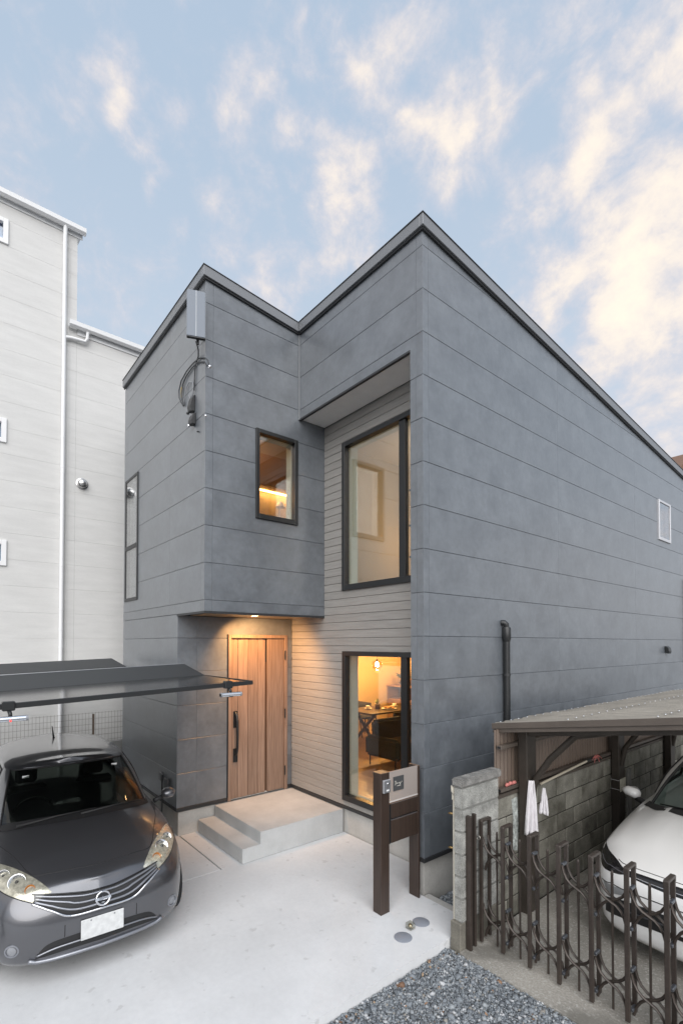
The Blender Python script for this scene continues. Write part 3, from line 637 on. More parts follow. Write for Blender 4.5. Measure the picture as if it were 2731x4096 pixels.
gravel('gravel', 52000, (XE + 0.01, 2.6, -3.0, -0.375, lambda x, y: (x - 0.6) < (y + 3.2) * 1.2 and not (x > 0.61 and x < 0.73 and y > -0.39)), 0.0096, 3, GZ - 0.012, 'grey crushed stone gravel in front of the brown gate', STONES)
struct('side_gravel_bed', B(0.0, 0.60, 0.0905, 9.9, -0.23, GZ - 0.022), M_GBED)
gravel('side_gravel', 3500, (0.01, 0.60, 0.10, 2.2), 0.016, 5, GZ - 0.012, 'grey gravel strip between dark house and block wall', STONES)
gravel('leaf_litter', 34, (XE + 0.012, 0.70, -2.6, -0.40), 0.013, 9, GZ + 0.002, 'rusty leaf scraps and chips along the concrete slab edge', [(0.24, 0.13, 0.07, .5), (0.16, 0.09, 0.055, .3), (0.33, 0.24, 0.16, .2)])
# ------------------------------------------------------------------ mailbox post unit
M_BROWN = wood_mat('brown_laminate', (0.034, 0.023, 0.018), (0.054, 0.036, 0.028), 'Z', 16, 0.42, 0.45)
M_PTOP = mat('post_cap_brown', (0.20, 0.13, 0.09), 0.45)
mb_ = thing('mailbox_post', 'brown two-post mailbox unit with glass nameplate and intercom by house corner', 'mailbox', (-0.08, -0.33, 0))
p1 = part('post', B(-0.136, -0.026, -0.590, -0.475, 0.0, 1.334), M_BROWN, mb_, bevel=0.003)
part('post_cap', B(-0.1355, -0.0265, -0.5895, -0.4755, 1.3345, 1.338), M_PTOP, p1)
p2 = part('post', B(-0.145, -0.014, -0.072, -0.050, 0.0, 1.334), M_BROWN, mb_, bevel=0.002)
part('post_cap', B(-0.1445, -0.0145, -0.0715, -0.0505, 1.3345, 1.338), M_PTOP, p2)
part('glass_panel', B(-0.034, -0.027, -0.474, -0.073, 1.055, 1.338), mat('frosted_panel', (0.42, 0.37, 0.34), 0.35, alpha=0.72), mb_)
part('panel_rail', B(-0.040, -0.022, -0.474, -0.073, 1.042, 1.054), mat('clear_edge', (0.55, 0.52, 0.5), 0.3), mb_)
part('mail_shelf', B(-0.135, -0.03, -0.474, -0.073, 1.026, 1.0415), M_PTOP, mb_)
for z0, z1 in ((0.887, 1.024), (0.650, 0.866)):
    d = part('mail_drawer', B(-0.135, -0.022, -0.452, -0.0735, z0, z1), M_BROWN, mb_, bevel=0.002)
    part('drawer_edge', B(-0.135, -0.024, -0.452, -0.0735, z1 + 0.0005, z1 + 0.004), mat('edge_grey', (0.12, 0.11, 0.11), 0.35), d)
part('mail_frame', B(-0.134, -0.03, -0.474, -0.4525, 0.645, 1.0255), M_BLACK, mb_)
part('mail_frame', B(-0.134, -0.06, -0.452, -0.0735, 0.867, 0.886), M_BLACK, mb_)
npl = part('nameplate', B(-0.0265, -0.021, -0.424, -0.279, 1.142, 1.279), mat('slate_plate', (0.07, 0.072, 0.075), 0.4), mb_)
M_LET = mat('pale_lettering', (0.72, 0.70, 0.62), 0.5)
def stroke(pts, r, parent, x=-0.0205, name='lettering'):
    part(name, MB().tube([(x, a, z) for a, z in pts], r, 5), M_LET, parent)
# handwriting-style mark: star flourish, script word and a line of small capitals
stroke([(-0.401, 1.240), (-0.396, 1.225), (-0.399, 1.206), (-0.403, 1.197)], 0.0014, npl)
stroke([(-0.407, 1.231), (-0.396, 1.233), (-0.388, 1.238)], 0.0012, npl)
stroke([(-0.389, 1.205), (-0.384, 1.226), (-0.379, 1.208), (-0.373, 1.219), (-0.368, 1.209), (-0.362, 1.209), (-0.360, 1.217), (-0.353, 1.210), (-0.348, 1.219), (-0.343, 1.210), (-0.336, 1.221), (-0.334, 1.205), (-0.340, 1.190), (-0.334, 1.198), (-0.322, 1.216), (-0.311, 1.214), (-0.300, 1.222)], 0.0013, npl)
for k in range(6): stroke([(-0.376 + k * 0.0095, 1.184), (-0.3705 + k * 0.0095, 1.189)], 0.0013, npl)
ic = part('intercom', B(-0.0255, -0.004, -0.573, -0.480, 1.150, 1.274), mat('silver_plastic', (0.50, 0.50, 0.52), 0.3, metal=0.6), mb_, bevel=0.004)
part('face', B(-0.0045, -0.0015, -0.566, -0.484, 1.156, 1.266), mat('grey_plastic', (0.16, 0.165, 0.175), 0.35), ic)
part('camera', MB().lathe([(0.015, -0.0014), (0.012, 0.006), (0.006, 0.007)], (0, -0.520, 1.238), 14, 'X'), mat('chrome', (0.8, 0.8, 0.82), 0.12, metal=1.0), ic, smooth=True)
part('lens', MB().lathe([(0.0065, 0.0065), (0.004, 0.009)], (0, -0.520, 1.238), 12, 'X'), M_BLACK, ic, smooth=True)
part('call_button', B(-0.0014, 0.002, -0.540, -0.506, 1.168, 1.183), mat('white_mark', (0.8, 0.8, 0.8), 0.4), ic, bevel=0.001)
for k in range(4): part('speaker_slot', B(-0.0014, -0.0008, -0.540, -0.506, 1.196 + k * 0.005, 1.198 + k * 0.005), MATS['edge_grey'], ic)

# ------------------------------------------------------------------ drain covers, glass cube
M_COVER = mat('pvc_cover', (0.24, 0.26, 0.30), 0.5, fine=0.05)
for x, y, lab in ((0.281, -0.376, 'round grey drain cover in the slab, nearer the block pillar'), (0.336, -0.674, 'round grey drain cover in the slab, nearer the gravel edge')):
    o = part('drain_cover', MB().lathe([(0.079, 0.001), (0.079, 0.004), (0.075, 0.006), (0.0, 0.006)], (x, y, 0), 28, cap=False), M_COVER, None, smooth=True, autosmooth=30)
    tag(o, lab, 'drain cover', 'drain covers in the driveway')
gc = thing('glass_block', 'small clear glass cube standing on the driveway between drain covers', 'glass block', (0.285, -0.525, 0))
part('shell', B(0.250, 0.320, -0.560, -0.490, 0.0005, 0.055), glass_mat('cube_glass', (0.86, 0.86, 0.82), 1.5, 0.05, 0.12), gc, bevel=0.008)
part('core', MB().lathe([(0.0, 0.010), (0.020, 0.012), (0.022, 0.030), (0.012, 0.042), (0.0, 0.044)], (0.285, -0.525, 0), 10, cap=False), mat('brassy', (0.45, 0.38, 0.25), 0.3, metal=0.7), gc, smooth=True)

# ------------------------------------------------------------------ block pillar and block wall
M_BLK = mat('pillar_block', (0.31, 0.31, 0.29), 0.95, var=0.38, vscale=6, bump=1.0, bscale=90, fine=0.45, fscale=150)
M_CAPB = mat('pillar_cap_block', (0.20, 0.195, 0.185), 0.95, var=0.45, vscale=9, bump=1.0, bscale=80, fine=0.4, fscale=140)
M_MOSS = mat('mossy_block', (0.085, 0.080, 0.062), 0.95, var=0.6, vscale=2.6, vcol=(0.30, 0.29, 0.25), bump=0.8, bscale=70, fine=0.25, fscale=90, prand=0.14)
M_MORT = mat('dirty_mortar', (0.035, 0.032, 0.027), 0.95)
pil = thing('block_pillar', 'pale rough concrete block pillar with dark cap beside the brown gate', 'pillar', (0.68, -0.1, -0.07))
part('base', B(0.612, 0.718, -0.371, 0.20, -0.23, 0.166), mat('pillar_base', (0.16, 0.15, 0.125), 0.9, var=0.3, vscale=5, bump=0.6, bscale=80, fine=0.15), pil, bevel=0.006)
zt = [0.169, 0.369, 0.556, 0.745, 0.942, 1.138, 1.328]
for i in range(6):
    ys = [-0.350, 0.215]
    for a, b in zip(ys[:-1], ys[1:]):
        part('block', B(0.636, 0.724, a + 0.002, b - 0.002, zt[i] + 0.0025, zt[i + 1] - 0.0025), M_BLK, pil, bevel=0.009, seg=2)
part('mortar', B(0.645, 0.715, -0.340, 0.21, 0.1665, 1.325), mat('grey_mortar', (0.24, 0.24, 0.225), 0.95), pil)
part('cap', B(0.622, 0.735, -0.362, 0.250, 1.3285, 1.400), M_CAPB, pil, bevel=0.012, seg=2)
bw = thing('block_wall', 'weathered mossy concrete block wall behind the brown carport posts', 'wall', (0.63, 3, -0.07))
for j in range(6):
    z0, z1 = 1.100 - 0.2 * (j + 1), 1.100 - 0.2 * j
    y = 0.2205 - (0.2 if j % 2 else 0.0) ; k = 0
    while y < 7.6:
        a, b = max(y, 0.2205), y + 0.4
        part('block', B(0.585, 0.680 - 0.003 * random.random(), a + 0.005, b - 0.005, max(z0, -0.2) + 0.005, z1 - 0.005), M_MOSS, bw, bevel=0.006)
        y += 0.4
part('mortar', B(0.592, 0.672, 0.222, 7.6, -0.2, 1.094), M_MORT, bw)
part('wall_rail', B(0.575, 0.690, 0.24, 7.6, 1.102, 1.135), mat('rail_brown', (0.075, 0.06, 0.048), 0.7, var=0.3), bw)
part('paint_stain', MB().prism([(0.52, 0.55), (0.60, 0.53), (0.62, 0.80), (0.60, 1.06), (0.50, 1.05), (0.53, 0.85)], 'X', 0.6805, 0.682), mat('pale_stain', (0.42, 0.45, 0.43), 0.9, var=0.6, vscale=30), bw)
# white conduit with taps on the pillar's far face
cp = thing('water_pipe', 'thin white pipe with brass taps on the back edge of block pillar', 'pipe', (0.62, -0.33, 0))
part('pipe', MB().tube([(0.621, -0.325, 0.0), (0.621, -0.325, 1.315)], 0.011, 8), mat('aged_white', (0.50, 0.47, 0.40), 0.5), cp, smooth=True, autosmooth=50)
part('valve', MB().tube([(0.621, -0.325, 1.25), (0.612, -0.335, 1.28), (0.610, -0.338, 1.325)], [0.017, 0.013, 0.010], 8), MATS['aged_white'], cp, smooth=True)
part('valve', B(0.607, 0.625, -0.341, -0.32, 1.20, 1.25), MATS['aged_white'], cp, bevel=0.004)
for z in (1.075, 0.775): part('tap', MB().tube([(0.612, -0.325, z), (0.585, -0.330, z), (0.566, -0.333, z - 0.004)], [0.009, 0.011, 0.006], 8), mat('brass', (0.28, 0.19, 0.08), 0.4, metal=0.8), cp, smooth=True)

# ------------------------------------------------------------------ accordion gate
M_GATE = mat('bronze_gate', (0.058, 0.046, 0.039), 0.4, metal=0.3, var=0.15, vscale=8, fine=0.12, fscale=60)
M_GATED = mat('bronze_gate_dark', (0.035, 0.031, 0.030), 0.4, metal=0.3)
gate = thing('accordion_gate', 'dark bronze folding accordion gate with curved links across the parking entrance', 'gate', (1.6, -0.07, GZ))
SX = 0.2415; X0 = 0.978; G0 = -0.05
gp_front = B(-0.0155, 0.0155, -0.012, 0.012, G0 + 0.01, 1.018).mesh('post', M_GATE, bevel=0.003)
gp_back = B(-0.0145, 0.0145, -0.012, 0.012, G0 + 0.02, 1.0).mesh('post', M_GATE, bevel=0.003)
gcap = MB().prism([(-0.146, 0.975), (-0.146, 1.014), (-0.138, 1.022), (-0.002, 1.022), (0.006, 1.014), (0.006, 0.975), (-0.021, 0.975), (-0.021, 1.000), (-0.119, 1.000), (-0.119, 0.975)], 'X', -0.0165, 0.0165).mesh('cap', M_GATE, bevel=0.003)
gpick = MB().lathe([(0.0085, G0 + 0.0), (0.0085, 0.60), (0.0105, 0.62), (0.0105, 0.86), (0.0095, 0.90), (0.011, 0.915), (0.008, 0.932), (0.0, 0.938)], (0, 0, 0), 8).mesh('picket', M_GATE, smooth=True, autosmooth=50)
A_ = [(0.015, 0.865), (0.028, 0.815), (0.052, 0.770), (0.085, 0.742), (0.122, 0.726), (0.160, 0.712), (0.192, 0.684), (0.214, 0.645), (0.226, 0.600)]
B_ = [(0.015, 0.565), (0.030, 0.625), (0.058, 0.675), (0.092, 0.710), (0.122, 0.726), (0.156, 0.742), (0.190, 0.772), (0.213, 0.812), (0.226, 0.86)]
def link_mesh(pts, y, dz, r=0.0098): return MB().tube([(x, y, z + dz) for x, z in pts], r, 6).mesh('link', M_GATE, smooth=True, autosmooth=60)
links = [link_mesh(A_, -0.108, 0), link_mesh(A_, -0.034, 0), link_mesh(B_, -0.071, 0, 0.011), link_mesh(A_, -0.108, -0.58), link_mesh(A_, -0.034, -0.58), link_mesh(B_, -0.071, -0.58, 0.011)]
hing = B(-0.010, 0.012, -0.105, -0.037, -0.012, 0.012).mesh('hinge_block', mat('gate_bolt', (0.14, 0.15, 0.17), 0.35, metal=0.7), bevel=0.004)
def at(name, me, parent, x, y=0.0, z=0.0):
    w = parent.location; return link(name, me, parent, (x - w.x, y - w.y, z - w.z))
for i in range(9):
    x = X0 + SX * i
    at('post', gp_front, gate, x, -0.132); at('post', gp_back, gate, x, -0.008); at('cap', gcap, gate, x)
    for hz in (0.865, 0.30, 0.585, 0.03): at('hinge_block', hing, gate, x + 0.012, 0, hz)
    if i < 8:
        at('picket', gpick, gate, x + 0.1225, -0.071)
        for lm in links: at('link', lm, gate, x)
# end section next to the pillar
for lm in links: at('link', lm, gate, X0 - SX + 0.015)
at('post', gp_front, gate, 0.765, -0.132); at('post', gp_back, gate, 0.765, -0.008); at('cap', gcap, gate, 0.765); at('picket', gpick, gate, 0.885, -0.071)
part('latch_ring', MB().tube([(0.752 + 0.0 * k, -0.150 - 0.004, 0.86) if False else (0.752 + 0.018 * math.cos(k * math.pi / 6), -0.152, 0.865 + 0.018 * math.sin(k * math.pi / 6)) for k in range(13)], 0.004, 6, cap=False), mat('ring_steel', (0.42, 0.40, 0.36), 0.35, metal=0.8), gate, smooth=True)
gpst = thing('gate_post', 'dark bronze fixed gate post standing against the pale block pillar', 'post', (0.75, -0.28, GZ))
part('channel', B(0.727, 0.775, -0.302, -0.272, GZ, 1.085), M_GATE, gpst, bevel=0.003)
part('channel', B(0.727, 0.760, -0.215, -0.190, GZ, 1.085), M_GATE, gpst, bevel=0.003)
part('web', B(0.7265, 0.738, -0.2715, -0.2155, GZ, 1.05), M_GATED, gpst)

# ------------------------------------------------------------------ brown carport of the neighbour
M_CP = mat('carport_bronze', (0.055, 0.046, 0.038), 0.5, metal=0.2, var=0.2, vscale=5)
M_CPB = mat('carport_beam', (0.115, 0.095, 0.080), 0.5, metal=0.2, var=0.12, vscale=4)
cpt = thing('brown_carport', 'low brown carport with corrugated screwed roof along the block wall', 'carport', (0.75, 3, GZ))
CZ0, CS = 1.783, 0.1525                # roof height at its low edge and its rise per metre
def croof(x): return CZ0 + CS * (x - 0.564)
for y0, y1 in ((0.60, 0.775), (2.80, 2.985), (4.74, 4.93)):
    po_ = part('post', B(0.700, 0.790, y0, y1, GZ - 0.02, croof(0.70) - 0.06), M_CP, cpt, bevel=0.005)
def sloped(x0, x1, y0, y1, zo0, zo1):
    return MB().hexa([(x0, y0, croof(x0) + zo0), (x1, y0, croof(x1) + zo0), (x1, y1, croof(x1) + zo0), (x0, y1, croof(x0) + zo0)],
                     [(x0, y0, croof(x0) + zo1), (x1, y0, croof(x1) + zo1), (x1, y1, croof(x1) + zo1), (x0, y1, croof(x0) + zo1)])
part('front_beam', sloped(0.560, 3.6, 0.375, 0.43, -0.085, -0.002), M_CPB, cpt, bevel=0.004)
part('gutter_lip', sloped(0.555, 3.6, 0.360, 0.3745, -0.045, 0.012), M_CPB, cpt, bevel=0.003)
for y0 in (0.62, 2.83, 4.77): part('rafter', sloped(0.690, 3.6, y0, y0 + 0.09, -0.15, -0.045), M_CP, cpt, bevel=0.004)
for x in (0.585, 1.25, 1.95, 2.65, 3.35): part('purlin', sloped(x, x + 0.05, 0.431, 6.6, -0.044, -0.012), M_CP, cpt)
for y0 in (0.64, 2.84, 4.78):
    part('brace', MB().tube([(0.78, y0 + 0.05, 1.02), (0.83, y0 + 0.05, 1.25), (0.98, y0 + 0.05, 1.47), (1.22, y0 + 0.05, croof(1.22) - 0.16), (1.6, y0 + 0.05, croof(1.6) - 0.12)], 0.032, 8), M_CP, cpt, smooth=True, autosmooth=60)
M_CORR = mat('bronze_polycarbonate', (0.46, 0.42, 0.36), 0.32, var=0.2, vscale=3, spec=0.6)
_t = M_CORR.node_tree; _tr = N(_t, 'ShaderNodeBsdfTranslucent'); _tr.inputs[0].default_value = (0.62, 0.58, 0.52, 1); _mx = N(_t, 'ShaderNodeMixShader'); _mx.inputs[0].default_value = 0.4
LK(_t, _t.nodes['Principled BSDF'].outputs[0], _mx.inputs[1]); LK(_t, _tr.outputs[0], _mx.inputs[2]); LK(_t, _mx.outputs[0], _t.nodes['Material Output'].inputs[0])
# corrugated roof: ribs run across (along x), stepped along y; each sheet its own piece
for k in range(8):
    ya = 0.375 + k * 0.66; yb = ya + 0.68; n = 44; zz = 0.006 * (k % 2)
    mb = MB(); vs = []
    xs = [0.545 + 0.02 * random.uniform(-1, 1), 1.2, 2.2, 3.62]
    for i in range(n + 1):
        y = ya + (yb - ya) * i / n; u = (i % 11) / 11.0
        h = 0.011 if 0.30 < u < 0.62 else (0.006 if 0.2 < u < 0.75 else 0.0)
        for x in xs: vs.append((x, y, croof(x) + 0.002 + h + zz))
    q = len(xs); fs = [(i * q + j, i * q + j + 1, (i + 1) * q + j + 1, (i + 1) * q + j) for i in range(n) for j in range(q - 1)]
    o = part('roof_sheet', mb.add(vs, fs), M_CORR, cpt)
scr = MB().lathe([(0.0075, 0.0), (0.0075, 0.003), (0.005, 0.006), (0.0, 0.007)], (0, 0, 0), 8, cap=False).mesh('screw', mat('screw_washer', (0.55, 0.56, 0.58), 0.3, metal=0.6), smooth=True)
for x in (0.62, 1.27, 1.97, 2.67, 3.37):
    for k in range(38):
        y = 0.43 + k * 0.165 + random.uniform(-0.02, 0.02)
        if y < 5.9: at('screw', scr, cpt, x, y, croof(x) + 0.017)
# corrugated side screen on two rails between posts
M_SCR = mat('screen_polycarbonate', (0.165, 0.125, 0.10), 0.35, var=0.15, vscale=3, spec=0.6)
for k in range(7):
    ya = 0.30 + k * 0.74; n = 46; vs = []
    for i in range(n + 1):
        y = ya + 0.755 * i / n
        for z in (1.150, croof(0.62) - 0.05): vs.append((0.622 + 0.006 * math.sin(i * math.pi / 2) + 0.003 * (k % 2), y, z))
    part('screen_sheet', MB().add(vs, [(i * 2, i * 2 + 2, i * 2 + 3, i * 2 + 1) for i in range(n)]), M_SCR, cpt)
for z in (1.560, 1.150):
    part('screen_rail', B(0.640, 0.690, 0.312, 6.0, z, z + 0.035), M_CPB, cpt, bevel=0.003)
    part('rail_end', B(0.648, 0.682, 0.3105, 0.3118, z + 0.008, z + 0.028), M_BLACK, cpt)
# things hung on the carport
M_CLOTH = mat('white_cloth', (0.72, 0.70, 0.72), 0.9, var=0.08, vscale=20)
def towel(name, cx, cy, top, L, w0, w1, label, dirn=(0.55, -0.83)):
    n, m = 16, 18; vs = []; d = Vector((dirn[0], dirn[1], 0))
    for j in range(m + 1):
        t = j / m; w = w0 + (w1 - w0) * t ** 0.8
        for i in range(n + 1):
            u = i / n - 0.5; off = 0.018 * math.sin(i * 1.15 + 2 * t) * (0.35 + t) + 0.006 * math.sin(i * 2.6)
            vs.append((cx + d.x * u * w - d.y * off, cy + d.y * u * w + d.x * off, top - L * t - 0.012 * math.sin(u * 7) * t))
    mb = MB().add(vs, [(j * (n + 1) + i, j * (n + 1) + i + 1, (j + 1) * (n + 1) + i + 1, (j + 1) * (n + 1) + i) for j in range(m) for i in range(n)])
    o = part(name, mb, M_CLOTH, None, smooth=True)
    s = o.modifiers.new('thick', 'SOLIDIFY'); s.thickness = 0.005
    tag(o, label, 'towel', 'towels drying on the carport bracket'); return o
towel('towel', 0.835, 0.60, 1.25, 0.53, 0.05, 0.125, 'long white towel hanging from the bracket of front carport post', (0.77, 0.64))
towel('towel', 0.93, 0.66, 1.19, 0.25, 0.02, 0.085, 'short white rag hanging right of the long towel', (0.77, 0.64))
pole = thing('broom_pole', 'pale pole laid behind carport post with pink ribbon ends', 'pole', (0.74, 1.4, 1.15))
part('stick', MB().tube([(0.745, 0.95, 1.135), (0.745, 1.99, 1.205)], 0.013, 8), mat('pale_pole', (0.55, 0.50, 0.40), 0.5), pole, smooth=True, autosmooth=50)
part('grip', MB().tube([(0.745, 1.99, 1.205), (0.745, 2.16, 1.216)], 0.016, 8), M_BLACK, pole, smooth=True, autosmooth=50)
M_PINK = mat('pink_ribbon', (0.55, 0.19, 0.17), 0.7)
for k in range(6):
    a = k * 1.05; part('ribbon', MB().tube([(0.76, 2.16, 1.22), (0.775 + 0.01 * math.cos(a), 2.19 + 0.05 * math.cos(a), 1.235 + 0.02 * math.sin(a)), (0.775 + 0.02 * math.cos(a), 2.20 + 0.09 * math.cos(a), 1.20 + 0.04 * math.sin(a))], [0.012, 0.014, 0.006], 6, flat=0.3), M_PINK, pole)
pg = thing('pink_gloves', 'pink garden gloves lying on the rail of the carport screen', 'gloves', (0.70, 0.5, 1.19))
for k, (y, l) in enumerate(((0.44, 0.05), (0.50, 0.06), (0.56, 0.055))):
    part('glove', MB().tube([(0.672, y - l / 2, 1.192), (0.675, y - l / 6, 1.206 + 0.006 * (k % 2)), (0.675, y + l / 4, 1.203), (0.672, y + l / 2, 1.195)], [0.010, 0.018, 0.017, 0.008], 7), M_PINK, pg, smooth=True)
sg = thing('paper_notice', 'pale cream blank panel strapped to the second carport post', 'panel', (0.80, 2.9, 0.8))
part('sheet', B(0.792, 0.800, 2.815, 2.985, 0.700, 0.860), mat('cream_paper', (0.62, 0.59, 0.50), 0.7, var=0.08, vscale=15), sg, bevel=0.002)
for z in (0.73, 0.845): part('strap', MB().tube([(0.695, 2.79, z + 0.004), (0.795, 2.79, z), (0.797, 2.83, z)], 0.003, 5), M_CLOTH, sg)
bd = part('grey_plank', B(0.80, 0.825, 3.0, 3.10, GZ, 0.96), mat('weathered_plank', (0.20, 0.195, 0.185), 0.8, var=0.2, vscale=6), None, bevel=0.003)
tag(bd, 'weathered grey plank leaning upright beside the second carport post', 'plank')

# ------------------------------------------------------------------ flat antenna and cable entry on the grey house
an = thing('flat_antenna', 'flat grey rectangular television antenna at the top left corner of dark house', 'antenna', (-2.197, -1.525, 6.23), math.atan2(-2.36, 5.64))
M_ANT = mat('antenna_grey', (0.145, 0.172, 0.212), 0.38)
# local frame: +x faces the street, panel in y-z
part('panel', MB().prism([(-0.107, 0.0), (0.107, 0.0), (0.107, 0.545), (0.095, 0.56), (-0.095, 0.56), (-0.107, 0.545)], 'X', -0.028, 0.012), M_ANT, an, bevel=0.006, seg=2, local=True)
part('centre_seam', B(0.0125, 0.015, -0.004, 0.004, 0.004, 0.556), mat('antenna_seam', (0.42, 0.45, 0.48), 0.4), an, local=True)
part('foot_cap', B(-0.03, 0.012, -0.107, 0.107, -0.012, -0.0005), M_BLACK, an, bevel=0.003, local=True)
part('mount_pole', MB().tube([(-0.060, 0.02, -0.05), (-0.060, 0.02, 0.46)], 0.016, 10), M_TRIM, an, smooth=True, autosmooth=50, local=True)
part('mount_arm', MB().tube([(-0.060, 0.02, 0.10), (-0.20, 0.055, 0.10)], 0.012, 8), M_TRIM, an, smooth=True, autosmooth=50, local=True)
part('mount_arm', MB().tube([(-0.060, 0.02, 0.38), (-0.20, 0.055, 0.38)], 0.012, 8), M_TRIM, an, smooth=True, autosmooth=50, local=True)
part('mount_arm', MB().tube([(-0.03, 0.0, 0.02), (-0.060, 0.02, -0.02)], 0.010, 8), M_TRIM, an, smooth=True, local=True)
cb = thing('aerial_cable', 'dark aerial cable running down from flat antenna in loose loops', 'cable', (-2.5, -1.40, 5.8))
M_CBL = mat('dark_cable', (0.05, 0.053, 0.058), 0.5)
part('lead', MB().tube([(-2.26, -1.50, 6.22), (-2.33, -1.44, 6.18), (-2.42, -1.40, 6.15), (-2.53, -1.395, 6.08), (-2.55, -1.395, 5.90), (-2.56, -1.395, 5.78)], 0.008, 6), M_CBL, cb, smooth=True)
def yp(x, z): return (x, -1.397, z)
part('loop', MB().tube([yp(-2.12, 5.90), yp(-2.14, 5.97), yp(-2.22, 6.04), yp(-2.40, 6.12), yp(-2.60, 6.14), yp(-2.80, 6.13), yp(-2.98, 6.08), yp(-3.06, 5.98), yp(-3.05, 5.88), yp(-2.98, 5.79), yp(-2.90, 5.71)], 0.008, 6), M_CBL, cb, smooth=True)
part('loop', MB().tube([yp(-2.16, 5.91), yp(-2.24, 6.00), yp(-2.42, 6.08), yp(-2.62, 6.10), yp(-2.82, 6.07), yp(-2.94, 6.00), yp(-2.97, 5.90), yp(-2.93, 5.80), yp(-2.89, 5.71)], 0.008, 6), M_CBL, cb, smooth=True)
part('yellow_sleeve', MB().tube([yp(-2.962, 5.985), yp(-2.972, 5.90), yp(-2.955, 5.85)], 0.009, 6), mat('yellow_tape', (0.55, 0.38, 0.06), 0.5), cb, smooth=True)
part('loop', MB().tube([yp(-2.885, 5.72), yp(-2.86, 5.82), yp(-2.80, 5.92), yp(-2.70, 5.95), yp(-2.60, 5.90), yp(-2.56, 5.80), yp(-2.60, 5.73), yp(-2.68, 5.72), yp(-2.72, 5.78)], 0.006, 6), mat('grey_cable', (0.30, 0.31, 0.33), 0.4), cb, smooth=True)
part('anchor', MB().lathe([(0.02, -0.004), (0.022, 0.016), (0.012, 0.03)], (-2.11, -1.40, 5.885), 8, 'Y'), MATS['chrome'], cb, smooth=True)
part('anchor', MB().lathe([(0.014, -0.004), (0.016, 0.014), (0.008, 0.022)], (-2.215, -1.40, 5.33), 8, 'Y'), MATS['chrome'], cb, smooth=True)
part('anchor', MB().lathe([(0.010, -0.004), (0.011, 0.012), (0.006, 0.018)], (-2.44, -1.40, 5.215), 8, 'Y'), M_BLACK, cb, smooth=True)
for z0, lab in ((5.60, 'upper dark cable entry hood below flat antenna'), (5.40, 'lower dark cable entry hood with steel plug below flat antenna')):
    h = 0.24 if z0 > 5.5 else 0.17
    e = thing('cable_entry_hood', lab, 'cable cover', (-2.59, -1.40, z0), group='cable entry hoods on the upper wall')
    x0 = -2.60 if z0 > 5.5 else -2.57
    part('hood', MB().prism([(-1.3805, z0 - h * 0.35), (-1.44, z0 - h * 0.40), (-1.452, z0 - h * 0.1), (-1.43, z0 + h * 0.30), (-1.40, z0 + h * 0.5), (-1.3805, z0 + h * 0.55)], 'X', x0 - 0.045, x0 + 0.045), M_TRIM, e, bevel=0.008)
    part('plug', MB().lathe([(0.016, 0.0), (0.018, 0.025), (0.010, 0.03)], (x0 - 0.03, -1.46, z0 - h * 0.42), 8, 'Y'), MATS['chrome'] if z0 < 5.5 else M_BLACK, e, smooth=True)
so = thing('outdoor_socket', 'small grey outdoor socket with black charging cable on lower left wall', 'socket', (-3.6, -1.40, 0.7))
part('cover', B(-3.69, -3.60, -1.415, -1.3805, 0.64, 0.76), mat('socket_grey', (0.16, 0.165, 0.17), 0.4), so, bevel=0.008)
part('cover', B(-3.47, -3.36, -1.425, -1.3805, 0.58, 0.72), mat('socket_dark', (0.06, 0.062, 0.065), 0.4), so, bevel=0.008)
part('cable', MB().tube([(-3.55, -1.41, 0.74), (-3.52, -1.425, 0.60), (-3.50, -1.43, 0.40), (-3.46, -1.45, 0.15), (-3.40, -1.47, 0.02)], 0.012, 6), M_BLACK, so, smooth=True)

# ------------------------------------------------------------------ grey carport over the left car
M_LC = mat('charcoal_sheet', (0.033, 0.036, 0.039), 0.6, spec=0.4)
lc = thing('grey_carport', 'charcoal folded-plate carport roof over the dark parked hatchback', 'carport', (-3, -3, 0))
LS = 0.036
def lz(z, y): return z + LS * (y + 1.6)
def sheet(name, pa, pb, y0, y1, th, m, parent=lc):
    (xa, za), (xb, zb) = pa, pb
    return part(name, MB().hexa([(xa, y0, lz(za, y0)), (xb, y0, lz(zb, y0)), (xb, y1, lz(zb, y1)), (xa, y1, lz(za, y1))],
                                [(xa, y0, lz(za, y0) + th), (xb, y0, lz(zb, y0) + th), (xb, y1, lz(zb, y1) + th), (xa, y1, lz(za, y1) + th)]), m, parent)
YR = -4.3
M_SMOKE = glass_mat('smoke_panel', (0.20, 0.20, 0.205), 1.5, 0.12, 0.05)
sheet('clear_panel', (-1.735, 2.230), (-0.70, 2.222), YR, -1.605, 0.004, M_SMOKE)
sheet('fold_panel', (-2.31, 2.332), (-1.74, 2.230), YR, -1.6, 0.006, M_LC)
sheet('fold_panel', (-4.62, 2.205), (-2.3105, 2.332), YR, -1.6, 0.006, M_LC)
sheet('fold_panel', (-5.47, 2.326), (-4.6205, 2.218), YR, -1.6, 0.006, M_LC)
part('front_beam', MB().hexa([(-0.70, YR, lz(2.200, YR)), (-0.668, YR, lz(2.200, YR)), (-0.668, -1.6, 2.200), (-0.70, -1.6, 2.200)], [(-0.70, YR, lz(2.238, YR)), (-0.668, YR, lz(2.238, YR)), (-0.668, -1.6, 2.238), (-0.70, -1.6, 2.238)]), M_BLACK, lc, bevel=0.004)
part('end_rail', MB().hexa([(-1.74, -1.603, 2.222), (-0.7005, -1.603, 2.215), (-0.7005, -1.592, 2.215), (-1.74, -1.592, 2.222)], [(-1.74, -1.603, 2.236), (-0.7005, -1.603, 2.236), (-0.7005, -1.592, 2.236), (-1.74, -1.592, 2.236)]), M_BLACK, lc)
